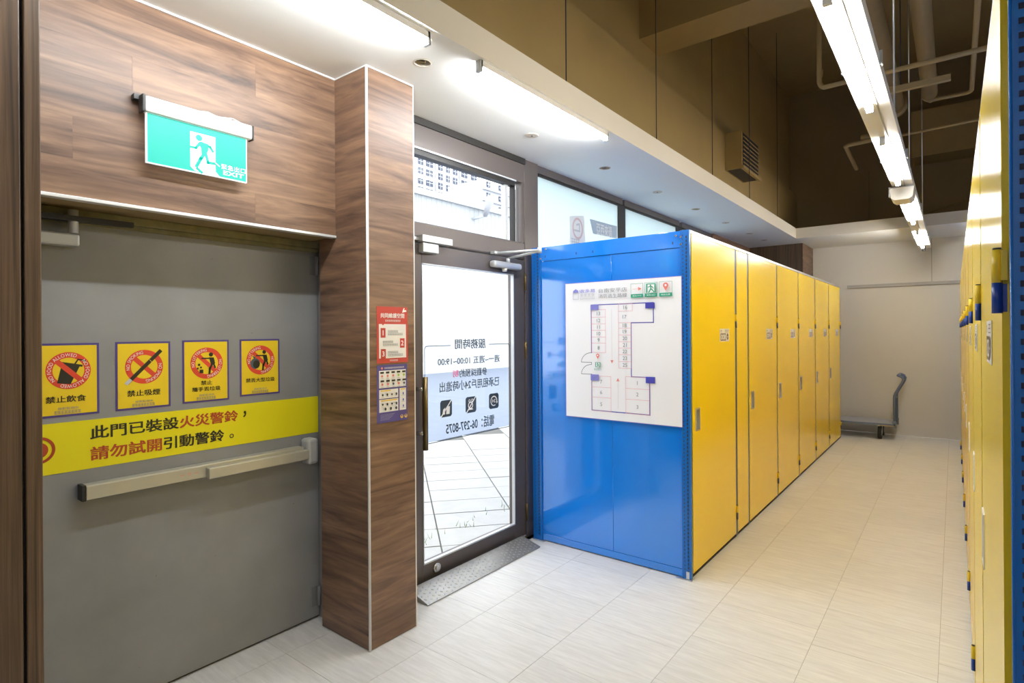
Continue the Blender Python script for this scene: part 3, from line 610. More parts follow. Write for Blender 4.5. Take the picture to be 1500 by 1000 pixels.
for k, (xc, yc) in enumerate(((243, 628), (408, 602), (560, 577))):
    c = q(xc, yc); e = 0.052; u, v = c
    s.poly([(u - e + 0.012, v - e), (u + e - 0.012, v - e), (u + e, v - e + 0.012), (u + e, v + e - 0.012), (u + e - 0.012, v + e), (u - e + 0.012, v + e), (u - e, v + e - 0.012), (u - e, v - e + 0.012)], 'slate')
    if k == 0: s.poly([(u, v - 0.036), (u + 0.030, v - 0.036), (u + 0.034, v + 0.012), (u + 0.004, v + 0.012)], 'sheet'); s.poly([(u - 0.034, v - 0.036), (u - 0.012, v - 0.036), (u - 0.008, v + 0.006), (u - 0.026, v - 0.004)], 'sheet'); s.path([(u - 0.042, v - 0.046), (u + 0.044, v + 0.046)], 0.008, 'sheet')
    elif k == 1: s.ring(u - 0.004, v - 0.004, 0.017, 0.024, 'sheet', 24); s.path([(u + 0.016, v - 0.030), (u - 0.026, v - 0.030)], 0.006, 'sheet'); s.ring(u - 0.014, v + 0.026, 0.006, 0.010, 'sheet', 16); s.ring(u + 0.012, v + 0.028, 0.006, 0.010, 'sheet', 16); s.path([(u - 0.040, v - 0.046), (u + 0.042, v + 0.046)], 0.008, 'sheet')
    else:
        s.ring(u, v, 0.028, 0.035, 'sheet', 30, math.radians(-20), math.radians(300)); s.poly([(u + 0.024, v - 0.006), (u + 0.042, v - 0.006), (u + 0.032, v - 0.022)], 'sheet')
        tg = text_geo('24', 0.02); s.layer += 1; i = len(s.mb.v); mi = s.mi('sheet')
        s.mb.v += [tuple(s.P(u + 0.018 - (x - tg[2]) / (tg[3] - tg[2]) * 0.036, v - 0.011 + (y - tg[4]) / (tg[5] - tg[4]) * 0.023)) for x, y in tg[0]]
        for f in tg[1]: s.mb.f.append(tuple(i + kk for kk in f[::-1])); s.mb.m.append(mi); s.mb.sm.append(False)
dec = s.mb.build('opening_hours_decal', s.mats); tag(dec, 'mirrored opening hours lettering and icons on the glass door', 'decal')

# magnetic lock at the top corner of the glass door
ml = empty('magnetic_lock', (GX + 0.03, 2.40, 1.97), 'silver magnetic lock at the handle side of the glass door head', 'lock')
box('magnet', (GX + 0.0065, GX + 0.052, 2.275, 2.525, 2.036, 2.076), M['silver'], ml, 0.003); box('armature', (GX + 0.001, GX + 0.046, 2.285, 2.412, 1.976, 2.030), M['silver'], ml, 0.004)
box('bracket', (GX + 0.0065, GX + 0.02, 2.21, 2.275, 2.045, 2.062), M['steel'], ml)
# overhead door closer with its folded arm
dc = empty('door_closer', (GX + 0.03, 3.07, 1.95), 'silver door closer with folded arm at the hinge side of the glass door', 'door closer')
box('body', (GX + 0.001, GX + 0.055, 2.925, 3.235, 1.945, 1.990), M['silver'], dc, 0.016)
MB().tube([(GX + 0.03, 3.06, 1.945), (GX + 0.03, 3.06, 1.925)], [0.020, 0.015], 18).build('valve_cap', M['trunk'], dc)
MB().tube([(GX + 0.03, 3.10, 1.990), (GX + 0.03, 3.10, 2.018)], 0.014, 16).build('spindle', M['silver'], dc)
MB().tube([(GX + 0.03, 3.10, 2.018), (-2.21, 3.141, 2.052)], 0.0085, 10).build('lower_arm', M['silver'], dc)
mb = MB().tube([(GX + 0.03, 2.96, 2.040), (-2.21, 3.141, 2.060)], 0.0085, 10); mb.tube([(-2.21, 3.141, 2.038), (-2.21, 3.141, 2.076)], 0.015, 16); mb.build('upper_arm', M['silver'], dc)
box('shoe', (GX + 0.007, GX + 0.045, 2.935, 2.985, 2.036, 2.052), M['silver'], dc)

# frosted windows behind the lockers
WX = -2.50
for n, (ya, yb) in enumerate(((3.54, 4.845), (4.995, 6.26), (6.45, 7.35))):
    wn = struct(empty('window_%d' % (n + 2), (WX, (ya + yb) / 2, 0.1)), ('frosted pane next to the bronze mullion', 'second frosted pane behind the blue panel', 'third frosted pane above the yellow lockers')[n], 'window')
    box('pane', (WX - 0.012, WX - 0.006, ya, yb, 0.1, 2.712), M['film'], wn)
    mb = MB().box(WX - 0.05, WX, yb, (4.995, 6.45, 7.42)[n], 0, 2.712); mb.build('mullion', M['bronzed'], wn)
    mb = MB().box(WX - 0.05, WX + 0.012, ya - 0.04, yb + 0.07, 2.712, ZC); mb.build('head_rail', M['bronze'], wn); box('glazing_bead', (WX - 0.03, WX + 0.002, ya, yb, 2.694, 2.712), M['bronzed'], wn)
    box('sill', (WX - 0.05, WX, ya - 0.04, yb + 0.07, 0, 0.1), M['bronze'], wn)
struct(box('wall_left_far', (-2.72, -2.46, 7.42, YB, 0, ZC), M['wood']), 'dark walnut wall past the frosted windows', 'wall')
fp = struct(box('wall_pillar_far', (-2.46, -1.73, 9.06, YB, 0, ZC), M['woodv']), 'walnut pillar at the back wall', 'pillar'); box('panel', (-1.73, -1.722, 9.06, YB, 0, ZC - 0.002), M['wood'], fp)

# pixel to place on the first frosted pane
def fq(x, y): p = pix(790 + x / 11.54, 290 + y / 11.54, 0, WX); return (p.y - 3.86, p.z - 2.05)

# ------------------------------------------------------------------ threshold ramp of checker plate
rp = empty('threshold_ramp', (-2.36, 2.72, 0), 'checker plate steel ramp at the foot of the glass door', 'ramp')
ya, yb = 2.165, 3.235
MB().prism([(-2.288, ya, 0.002), (-2.288, ya, 0.007), (-2.445, ya, 0.050), (-2.445, ya, 0.002)], (0, yb - ya, 0)).build('wedge', M['plate'], rp)
mb = MB()
dxs, sl = -0.157, 0.043
def rz(x): return 0.007 + (x + 2.288) / dxs * sl
for i in range(34):
    for j in range(5):
        x = -2.300 - 0.029 * j - (0.012 if i % 2 else 0); y = ya + 0.018 + 0.031 * i; sgn = 1 if (i + j) % 2 else -1
        if x < -2.438: continue
        l, w = 0.010, 0.0026; dx, dy = 0.7 * l, sgn * 0.7 * l; nx, ny = -sgn * 0.7 * w, 0.7 * w
        c = [(x - dx, y - dy), (x + nx, y + ny), (x + dx, y + dy), (x - nx, y - ny)]; top = [(x - dx * .5, y - dy * .5), (x + dx * .5, y + dy * .5)]
        b4 = [(a, b, rz(a)) for a, b in c]; t2 = [(a, b, rz(a) + 0.0022) for a, b in top]
        for f in ([b4[0], b4[1], t2[0]], [b4[1], t2[1], t2[0]], [b4[1], b4[2], t2[1]], [b4[2], b4[3], t2[1]], [b4[3], t2[0], t2[1]], [b4[3], b4[0], t2[0]]): mb.face(f[::-1] if sgn > 0 else f)
st = mb.build('raised_pattern', M['steel'], rp); st['kind'] = 'stuff'

# ================================================================== LOCKERS
LX, LB, LH = -1.255, -2.340, 2.115
def upright(parent, x0, x1, y0, y1, face, hx=None):
    """slotted steel upright; the slots are small dark insets on the face that shows"""
    box('upright', (x0, x1, y0, y1, 0.006, LH), M['bluep'], parent, 0.002)
    mb = MB(); z = 0.05
    while z < LH - 0.03:
        for c, w, hgt, dz in ((0.30, 0.0030, 0.004, 0.012), (0.70, 0.0045, 0.008, 0.0)):
            cx = x0 + (x1 - x0) * c; mb.box(cx - w, cx + w, y0 - 0.0006, y0 + 0.001, z + dz - hgt, z + dz + hgt)
        z += 0.0235
    o = mb.build('slots', M['hole'], parent); o['kind'] = 'stuff'
def number_tag(parent, sgn, xf, yc, num):
    R = (0, 1, 0) if sgn > 0 else (0, -1, 0); w, h = 0.20, 0.088
    s = Sheet((xf + sgn * 0.0015, yc - w / 2 * sgn, 1.43), R, (0, 0, 1), w, h)
    p = s.backing('number_plate', INK['paper'], 0.001, parent)
    s.rect(0.012, 0.006, 0.128, 0.056, 'tagdark'); s.text(num, 0.022, 0.013, 0.118, 0.049, 'white', 0.02); s.text('R2', 0.014, 0.064, 0.046, 0.080, 'tagdark'); s.small(3, 0.10, 0.064, 0.188, 0.080, 'tagdark')
    s.disc(0.162, 0.034, 0.020, 'tagdark', 20, 0.024); s.rect(0.150, 0.030, 0.176, 0.034, 'paper'); s.done(p)
def locker(y0, y1, num, label, sgn=1, xf=LX, xb=LB, group=None, end=False):
    """one storage unit: carcass, post, hinged door with recessed pull, hinges and number plate"""
    root = empty('storage_locker', ((xf + xb) / 2, (y0 + y1) / 2, 0), label, 'locker', group)
    e = sgn * 0.022
    MB().box(xb, xf - e, y0, y1 - 0.002, 0.012, LH - 0.012).build('carcass', M['bluep'], root)
    # door panel with a true recess for the pull
    dy0, dy1 = y0 + 0.012, y1 - 0.026; ps = -1 if sgn < 0 else 1
    hy = dy0 + 0.085 if sgn > 0 else dy1 - 0.085
    hy0, hy1, hz0, hz1 = hy - 0.040, hy + 0.040, 0.888, 1.028
    d = MB(); xo, xi = xf, xf - sgn * 0.020
    for a in ((dy0, hy0, 0.032, 2.092), (hy1, dy1, 0.032, 2.092), (hy0, hy1, 0.032, hz0), (hy0, hy1, hz1, 2.092)): d.box(xi, xo, *a)
    door = d.build('door', M['yellow'], root)
    c = MB().box(xi, xi + sgn * 0.003, hy0, hy1, hz0, hz1); t = 0.010
    for a in ((hy0, hy0 + t, hz0, hz1), (hy1 - t, hy1, hz0, hz1), (hy0 + t, hy1 - t, hz0, hz0 + t), (hy0 + t, hy1 - t, hz1 - t, hz1)): c.box(xi, xf + sgn * 0.003, *a)
    c.build('recessed_pull', M['galv' if sgn > 0 else 'trunk'], door)
    # hinges at the far edge of left doors, near edge of right doors
    gy = dy1 + 0.012 if sgn > 0 else y0 + 0.0115; gx = xf + sgn * 0.0055
    for z in (1.525, 0.135):
        h = MB(); h.tube([(gx, gy, z + 0.047), (gx, gy, z + 0.098)], 0.0068, 14, 0); h.tube([(gx, gy, z), (gx, gy, z + 0.047)], 0.0068, 14, 1); h.tube([(gx, gy, z + 0.098), (gx, gy, z + 0.101)], 0.0055, 10, 2)
        h.box(gx - sgn * 0.012, gx - sgn * 0.004, gy - 0.011, gy, z + 0.05, z + 0.096, 0); h.box(gx - sgn * 0.012, gx - sgn * 0.004, gy, gy + 0.012, z + 0.002, z + 0.045, 1)
        h.build('hinge', [M['yellowp'], M['navy'] if sgn < 0 else M['post'], M['rubber']], door)
    MB().box(xf - sgn * 0.020, xf - sgn * 0.001, y1 - 0.0255, y1 - 0.001, 0.012, LH - 0.019).build('post', M['post'], root)
    MB().box(xf - sgn * 0.05, xf - sgn * 0.002, y0, y1 - 0.002, 2.096, LH).build('top_channel', M['galv'], root)
    MB().box(xf - sgn * 0.05, xf - sgn * 0.012, y0, y1 - 0.002, 0.0, 0.012).build('plinth', M['rubber'], root)
    number_tag(door, sgn, xf, y0 + 0.625 if sgn > 0 else y0 + 0.40, num)
    return root
GL = 'yellow lockers along the glass front'
names = ['008', '009', '010', '011', '012', '013']
lab = ['yellow locker 008 nearest the door with blue end panel', 'yellow locker 009 beyond the narrow filler panel', 'yellow locker 010, third along the left row', 'yellow locker 011, fourth along the left row', 'yellow locker 012, last but one before the back wall on the left', 'yellow locker 013 at the far end beside the trolley']
ys = [(3.372, 4.262), (4.583, 5.481), (5.481, 6.364), (6.364, 7.248), (7.248, 8.140), (8.140, 9.040)]
L = [locker(a, b, n, l, group=GL) for (a, b), n, l in zip(ys, names, lab)]
# narrow filler panel after the first locker
fl = empty('filler_panel', (-1.8, 4.42, 0), 'narrow yellow filler panel between lockers 008 and 009', 'panel')
box('panel', (LX - 0.02, LX, 4.283, 4.553, 0.032, 2.092), M['yellow'], fl, 0.002); box('post', (LX - 0.02, LX - 0.001, 4.2635, 4.2825, 0.012, LH - 0.019), M['post'], fl); box('carcass', (LB, LX - 0.022, 4.263, 4.582, 0.012, LH - 0.012), M['bluep'], fl)
box('post', (LX - 0.02, LX - 0.001, 4.5535, 4.582, 0.012, LH - 0.012), M['post'], fl); box('top_channel', (LX - 0.05, LX - 0.002, 4.263, 4.582, 2.096, LH), M['galv'], fl); box('plinth', (LX - 0.05, LX - 0.012, 4.263, 4.582, 0.0, 0.012), M['rubber'], fl)
# blue end panel of locker 008: uprights, sheets, header, feet
r = L[0]; EY = 3.355
upright(r, -1.311, LX, EY - 0.012, EY + 0.016, 0); upright(r, -2.425, LB - 0.008, EY - 0.012, EY + 0.016, 0)
box('end_sheet', (LB - 0.008, -1.7835, EY, EY + 0.012, 0.055, 2.010), M['blue'], r, 0.0015); box('end_sheet', (-1.7815, -1.311, EY, EY + 0.012, 0.055, 2.010), M['blue'], r, 0.0015)
box('header_sheet', (LB - 0.008, -1.311, EY - 0.004, EY + 0.012, 2.0125, LH - 0.002), M['blue'], r, 0.002); box('kick_sheet', (LB - 0.008, -1.311, EY - 0.001, EY + 0.012, 0.008, 0.0535), M['blue'], r, 0.002)
for x in (-2.31, -2.05, -1.92, -1.36): box('slot', (x - 0.003, x + 0.003, EY - 0.0046, EY - 0.003, 2.036, 2.052), M['hole'], r)
for x, z in ((-1.335, 2.085), (-1.305, 2.075), (-1.305, 2.03), (-2.345, 2.03), (-2.30, 2.095)): MB().tube([(x, EY - 0.004, z), (x, EY - 0.017, z)], 0.006, 8).build('bolt', M['chrome'], r)
for x0, x1 in ((-1.345, -1.248), (-2.435, -2.325)): box('foot_plate', (x0, x1, EY - 0.026, EY + 0.02, 0.0, 0.006), M['galv'], r, 0.001)
box('foot_tab', (-1.285, -1.266, EY - 0.0145, EY - 0.0125, 0.006, 0.05), M['galv'], r)

GR = 'yellow lockers along the right wall'
rn = ['025', '023', '022', '021', '020', '019', '018', '017', '016']; ordw = ['nearest', 'second', 'third', 'fourth', 'fifth', 'sixth', 'seventh', 'eighth', 'farthest']
RX = 0.058
for k in range(9):
    y0 = 1.142 + 0.885 * k
    rr = locker(y0, y0 + 0.885, rn[k], 'yellow locker in the right row, %s from the camera' % ordw[k], sgn=-1, xf=RX, xb=1.2, group=GR)
    if k == 0:
        # slotted blue upright closing the near end
        box('upright', (RX + 0.008, RX + 0.075, 1.105, 1.140, 0.0, LH), M['bluep'], rr, 0.003)
        MB().tube([(RX + 0.009, 1.106, 0.0), (RX + 0.009, 1.106, LH)], 0.0022, 8).build('rolled_edge', M['bluep'], rr)
        mb = MB(); z = 0.04
        while z < LH - 0.03: mb.box(RX + 0.0180, RX + 0.027, 1.1043, 1.106, z - 0.0045, z + 0.0045); z += 0.0212
        o = mb.build('slots', M['hole'], rr); o['kind'] = 'stuff'
        box('end_sheet', (RX + 0.075, 1.2, 1.115, 1.135, 0.0, LH), M['blue'], rr)

# ------------------------------------------------------------------ escape plan on the blue end panel
PYp = EY - 0.0165; X0p, X1p, Z0p, Z1p = -2.131, -1.303, 0.922, 1.836
s = Sheet((X0p, PYp, Z0p), (1, 0, 0), (0, 0, 1), X1p - X0p, Z1p - Z0p)
ep_ = s.backing('escape_plan', INK['sheet'], 0.004); tag(ep_, 'white escape route floor plan board on the blue end panel', 'poster')
def c5(x, y): p = pix(820 + x / 7.895, 400 + y / 7.895, 1, PYp); return (p.x - X0p, p.z - Z0p)
def c6(x, y): p = pix(820 + x / 7.142, 500 + y / 7.142, 1, PYp); return (p.x - X0p, p.z - Z0p)
W, Hh = s.w, s.h
def sq(pts, t, c): s.path(pts, t, c)
xl = c5(365, 600)[0]; xr = c5(1083, 480)[0]; xi = c5(825, 700)[0]; yt = c5(700, 355)[1]; ym = c5(950, 571)[1]; yb_ = c6(550, 735)[1]; xb_ = c6(942, 600)[0]; yq = c6(850, 373)[1]
d1y = c6(333, 117)[1]; d1b = c6(333, 218)[1]; d2t = c6(333, 240)[1]; d2b = c6(333, 342)[1]
sq([(xl, d1y), (xl, yt), (xr, yt), (xr, ym), (xi, ym), (xi, yq), (xb_, yq), (xb_, yb_), (xl, yb_), (xl, d2b)], 0.006, 'indigo')
dw = abs(c6(227, 217)[0] - xl)
for top, bot in ((d1y, d1b), (d2t, d2b)):
    n = 10; sq([(xl - dw * math.sin(math.pi / 2 * k / n), bot + (top - bot) * math.cos(math.pi / 2 * k / n)) for k in range(n + 1)] + [(xl, bot)], 0.003, 'slate2')
sq([(xl, d1b), (xl, d2t)], 0.003, 'slate2')
def cells(x0, x1, ys_, nums, c, conv):
    U0, U1 = x0, x1
    vs_ = [conv(0, y)[1] if False else y for y in ys_]
    for v in vs_: sq([(U0, v), (U1, v)], 0.0022, c)
    sq([(U0, vs_[0]), (U0, vs_[-1])], 0.0022, c); sq([(U1, vs_[0]), (U1, vs_[-1])], 0.0022, c)
    for a, b, nn in zip(vs_, vs_[1:], nums):
        s.ctext(nn, (U0 + U1) / 2, (a + b) / 2, 0.024, 'grey')
xa, xb2 = c5(370, 600)[0], c5(530, 600)[0]; v5 = [c5(450, y)[1] for y in (422, 508, 585, 660, 737, 808, 917)]
cells(xa, xb2, v5, ['13', '12', '11', '10', '9', '8'], 'pink', c5)
xa, xb2 = c5(683, 600)[0], xi
v7 = [c5(755, 572)[1], c5(755, 634)[1], c5(755, 714)[1], c5(755, 792)[1], c5(755, 866)[1], c6(685, 139)[1], c6(685, 211)[1], c6(685, 280)[1]]
cells(xa, xb2, v7, ['18', '19', '20', '21', '22', '23', '25'], 'pink', c5)
x16 = c5(842, 400)[0]; v16 = c5(755, 437)[1]; cells(xa, x16, [yt, v16], ['16'], 'pink', c5); sq([(xa, v16), (xa, v7[0])], 0.0022, 'pink'); m = (v16 + v7[0]) / 2; s.ctext('17', (xa + xi) / 2, m, 0.024, 'grey')
xa, xb2 = c6(337, 500)[0], c6(540, 500)[0]; cells(xa, xb2, [c6(440, 362)[1], c6(440, 478)[1], c6(440, 585)[1], yb_], ['7', '6', '5'], 'pink', c6)
xa = c6(695, 500)[0]; cells(xa, xb_, [yq, c6(820, 496)[1], c6(820, 610)[1], yb_], ['1', '2', '3'], 'pink', c6)
for x0, y0, x1, y1, cv, c in ((362, 365, 455, 426, c5, 'lindigo'), (995, 340, 1103, 408, c5, 'indigo'), (330, 345, 414, 404, c6, 'lindigo'), (905, 372, 1003, 434, c6, 'indigo')):
    a = cv(x0, y1); b = cv(x1, y0); s.rect(a[0], min(a[1], b[1]), b[0], max(a[1], b[1]), c)
def tri(u, v, d, c='coral', k=0.011): s.poly([(u - k, v - d * k), (u + k, v - d * k), (u, v + d * k)] if d > 0 else [(u - k, v + k), (u, v - k), (u + k, v + k)], c)
u, v = c6(552, 212); tri(u, v, -1); sq([(u, v), (u, c5(612, 420)[1])], 0.0016, 'lgrey'); u, v = c6(615, 398); tri(u, v, 1); sq([(u, v), (u, c6(615, 700)[1])], 0.0016, 'lgrey')
def pin(u, v, k): s.disc(u, v, k, 'coral', 20); s.poly([(u - k * 0.9, v - k * 0.4), (u, v - k * 2.0), (u + k * 0.9, v - k * 0.4)], 'coral'); s.disc(u, v, k * 0.42, 'sheet', 14)
def runner(u0, v0, u1, v1):
    w, h = u1 - u0, v1 - v0; s.rect(u0, v0, u1, v1, 'green'); s.rect(u0 + w * .14, v0, u1 - w * .14, v1 - h * .10, 'sheet'); s.disc(u0 + w * .46, v0 + h * .80, w * .075, 'green', 12)
    s.path([(u0 + w * .22, v0 + h * .62), (u0 + w * .42, v0 + h * .68), (u0 + w * .62, v0 + h * .64), (u0 + w * .74, v0 + h * .46)], w * .08, 'green'); s.path([(u0 + w * .50, v0 + h * .66), (u0 + w * .50, v0 + h * .42), (u0 + w * .28, v0 + h * .06)], w * .12, 'green'); s.path([(u0 + w * .50, v0 + h * .42), (u0 + w * .68, v0 + h * .26), (u0 + w * .80, v0 + h * .08)], w * .10, 'green')
pin(*c6(403, 145), 0.012); a = c6(378, 268); b = c6(432, 218); runner(a[0], a[1], b[0], b[1]); a = c6(370, 300); b = c6(438, 280); s.text('緊急出口', a[0], a[1], b[0], b[1], 'green')
a = c5(455, 220); b = c5(783, 175); s.text('台南安平店', a[0], W and c5(620, 220)[1], b[0], c5(620, 172)[1], 'grey', 0.004); s.text('消防逃生路線', a[0], c5(620, 284)[1], b[0], c5(620, 236)[1], 'grey', 0.004)
a = c5(238, 0)[0]; b = c5(412, 0)[0]; s.text('收多易', a, c5(325, 226)[1], b, c5(325, 186)[1], 'lindigo', 0.01); s.small(4, a, c5(325, 268)[1], b, c5(325, 240)[1], 'lgrey'); s.small(10, a, c5(325, 302)[1], b, c5(325, 288)[1], 'lgrey')
a = c5(162, 0)[0]; b = c5(222, 0)[0]; zt, zm, zb = c5(192, 186)[1], c5(192, 230)[1], c5(192, 304)[1]; s.poly([(a, zm), (b, zm), (b, zm + 0.014), ((a + b) / 2, zt), (a, zm + 0.014)], 'lindigo'); s.frame(a, zb, b, zm, 0.003, 'lgrey')
for k, (x0, x1, y0, y1, tx) in enumerate(((830, 970, 122, 280, '逃生方向'), (993, 1134, 108, 272, '緊急出口'), (1160, 1308, 98, 266, '現在位置'))):
    u0 = c5(x0, 200)[0]; u1 = c5(x1, 200)[0]; xm = (x0 + x1) / 2; v1 = c5(xm, y0)[1]; v0 = c5(xm, y1)[1]; bh = (v1 - v0) * 0.24
    s.frame(u0, v0, u1, v1, 0.002, 'green'); s.rect(u0, v0, u1, v0 + bh, 'green'); s.text(tx, u0 + 0.012, v0 + 0.006, u1 - 0.012, v0 + bh - 0.006, 'sheet'); um = (u0 + u1) / 2; vm = (v0 + bh + v1) / 2
    if k == 0: s.line((u0 + 0.016, vm), (u1 - 0.03, vm), 0.0015, 'coral'); s.poly([(u1 - 0.032, vm - 0.012), (u1 - 0.010, vm), (u1 - 0.032, vm + 0.012)], 'coral')
    elif k == 1: runner(u0 + 0.009, v0 + bh + 0.004, u1 - 0.009, v1 - 0.006)
    else: pin(um, vm + 0.012, 0.017)
s.done(ep_)
# thin edging round the board
mb = MB(); t = 0.0035; yy0, yy1 = PYp - 0.0006, PYp + 0.004
for a in ((X0p - t, X0p, Z0p - t, Z1p + t), (X1p, X1p + t, Z0p - t, Z1p + t), (X0p, X1p, Z0p - t, Z0p), (X0p, X1p, Z1p, Z1p + t)): mb.box(a[0], a[1], yy0, yy1, a[2], a[3])
mb.build('edging', INK['lindigo'], ep_)

# street sign graphics on the outside of the frosted pane
s = Sheet((WX - 0.0052, 3.86, 2.05), (0, 1, 0), (0, 0, 1), 1.0, 0.6)
ink('fwhite', (0.80, 0.84, 0.88)); ink('fred', (0.62, 0.50, 0.54)); ink('fblue', (0.42, 0.53, 0.66)); ink('fgrey', (0.55, 0.60, 0.66))
a = fq(520, 300); b = fq(520, 800); c = fq(790, 820); d = fq(760, 300); s.poly([b, c, d, a], 'fwhite')
cc = fq(658, 515); ctop = fq(658, 330); cr2 = fq(745, 515); s.layer += 1; N = 36; ra, rb = cr2[0] - cc[0], ctop[1] - cc[1]
for k in range(N):
    p, q_ = 2 * math.pi * k / N, 2 * math.pi * (k + 1) / N
    s.poly([(cc[0] + f * ra * math.cos(x), cc[1] + f * rb * math.sin(x)) for f, x in ((0.78, p), (1, p), (1, q_), (0.78, q_))], 'fred', False)
s.path([fq(600, 540), fq(690, 560), fq(685, 440), fq(640, 450)], 0.016, 'fgrey')
a, b, c, d = fq(858, 350), fq(915, 600), fq(1315, 680), fq(1315, 475); s.poly([b, c, d, a], 'fblue')
a = fq(975, 600); b = fq(1235, 480); s.text('亞西來過', a[0], a[1] - 0.01, b[0], a[1] + 0.10, 'fwhite', 0.01)
a = fq(545, 780); b = fq(690, 715); s.small(4, a[0], a[1], b[0], a[1] + 0.05, 'fgrey')
o = s.mb.build('window_decal', s.mats); tag(o, 'faint red ring and blue strip sign on the frosted pane', 'decal')

# ================================================================== LIGHTS
def soffit_light(y0, y1, x, label):
    r = empty('led_tube_light', (x, (y0 + y1) / 2, ZC), label, 'ceiling light', 'tube lights on the white soffit')
    box('mounting_channel', (x + 0.004, x + 0.018, y0 - 0.01, y1 + 0.01, ZC - 0.030, ZC - 0.001), M['trunk'], r)
    MB().tube([(x, y0, ZC - 0.040), (x, y1, ZC - 0.040)], 0.013, 16).build('tube', M['tubew'], r)
    for a, b in ((y0 - 0.014, y0), (y1, y1 + 0.014)): box('end_cap', (x - 0.015, x + 0.018, a, b, ZC - 0.055, ZC - 0.001), M['silver'], r)
soffit_light(0.48, 1.665, -1.752, 'white LED tube light above the grey fire door')
soffit_light(2.00, 3.205, -1.74, 'white LED tube light above the glass door')

tr = empty('light_trunking', (-0.305, 4.0, 2.6), 'long white hanging trunking with LED tubes above the aisle', 'ceiling light')
TZ = 2.60
mb = MB().box(-0.372, -0.238, -3.9, 9.45, TZ, TZ + 0.012); mb.box(-0.372, -0.364, -3.9, 9.45, TZ + 0.012, TZ + 0.05); mb.box(-0.246, -0.238, -3.9, 9.45, TZ + 0.012, TZ + 0.05)
mb.build('tray', M['trunk'], tr, 0.002)
box('cable_ridge', (-0.294, -0.289, -3.9, 9.45, TZ - 0.006, TZ), M['rail'], tr)
for y0, y1 in ((-3.5, -2.36), (-1.75, -0.6), (2.09, 3.235), (3.86, 5.0), (5.80, 6.95), (7.75, 9.05)):  # the two tubes behind the camera are unseen, added as fill light
    tb = MB().tube([(-0.318, y0, TZ - 0.028), (-0.318, y1, TZ - 0.028)], 0.016, 16).build('tube', M['tubet'], tr)
    for a, b in ((y0 - 0.02, y0), (y1, y1 + 0.012)): box('lamp_holder', (-0.332, -0.304, a, b, TZ - 0.046, TZ), M['silver'], tb)
for y in (2.80, 4.42, 6.4, 8.3):
    mb = MB().box(-0.378, -0.232, y - 0.008, y + 0.008, TZ - 0.004, TZ); mb.box(-0.378, -0.372, y - 0.008, y + 0.008, TZ - 0.004, TZ + 0.06); mb.box(-0.238, -0.228, y - 0.008, y + 0.008, TZ - 0.004, TZ + 0.06); mb.build('clamp', M['silver'], tr)
for x, y in ((-0.252, 2.35), (-0.250, 3.70), (-0.252, 5.05), (-0.252, 7.2), (-0.30, 8.6)):
    MB().tube([(x, y, TZ + 0.01), (x, y, ZS)], 0.004, 8).build('hanger_rod', M['steel'], tr)
    MB().tube([(x, y, TZ + 0.05), (x, y, TZ + 0.075)], 0.012, 6).build('nut', M['steel'], tr)
MB().box(-0.33, -0.29, 9.10, 9.16, TZ - 0.07, TZ).build('end_plug', M['rubber'], tr)
el = empty('emergency_light', (-0.31, 5.28, 2.47), 'white emergency light box hung under the aisle trunking', 'emergency light')
MB().prism([(-0.385, 5.20, 2.580), (-0.232, 5.20, 2.580), (-0.240, 5.20, 2.508), (-0.262, 5.20, 2.490), (-0.355, 5.20, 2.490), (-0.377, 5.20, 2.508)], (0, 0.22, 0)).build('housing', M['trunk'], el, 0.004)
box('top_plate', (-0.388, -0.229, 5.195, 5.425, 2.580, 2.586), M['rail'], el); box('bracket', (-0.395, -0.385, 5.25, 5.30, 2.53, 2.60), M['silver'], el)

# downlight covers and open holes
for k, (x, y) in enumerate(covers):
    o = MB().tube([(x, y, ZC - 0.0045), (x, y, ZC - 0.0005)], [0.041, 0.043], 28).build('downlight_cover', M['disc']); tag(o, ['round beige ceiling cover above the glass door', 'round beige ceiling cover above locker 008', 'round beige ceiling cover midway over the left lockers', 'round beige ceiling cover farthest along the soffit'][k], 'cover', 'round covers in the soffit')
    MB().tube([(x, y, ZC - 0.0065), (x, y, ZC - 0.0042)], 0.006, 12).build('screw', M['rubber'], o)
for k, (x, y) in enumerate(holes):
    r = MB(); N = 32; z = ZC - 0.003
    for j in range(N):
        a, b = 2 * math.pi * j / N, 2 * math.pi * (j + 1) / N; c = lambda an, rr, zz: (x + rr * math.cos(an), y + rr * math.sin(an), zz)
        r.face([c(a, HR - 0.002, z), c(b, HR - 0.002, z), c(b, HR + 0.006, ZC - 0.0005), c(a, HR + 0.006, ZC - 0.0005)][::-1], 0, True); r.face([c(a, HR - 0.002, z), c(a, HR - 0.002, ZC + 0.03), c(b, HR - 0.002, ZC + 0.03), c(b, HR - 0.002, z)], 0, True)
    o = r.build('downlight_opening', M['disc']); tag(o, ['open round ceiling hole with wires beside the wood pillar', 'open round ceiling hole past the glass door', 'open round ceiling hole over the middle lockers', 'open round ceiling hole farthest from the camera'][k], 'ceiling hole', 'open downlight holes in the soffit')
    MB().tube([(x - 0.03, y - 0.01, ZC + 0.02), (x, y + 0.015, ZC + 0.008), (x + 0.026, y - 0.006, ZC + 0.03)], 0.004, 8).build('wire', M['tan'], o)

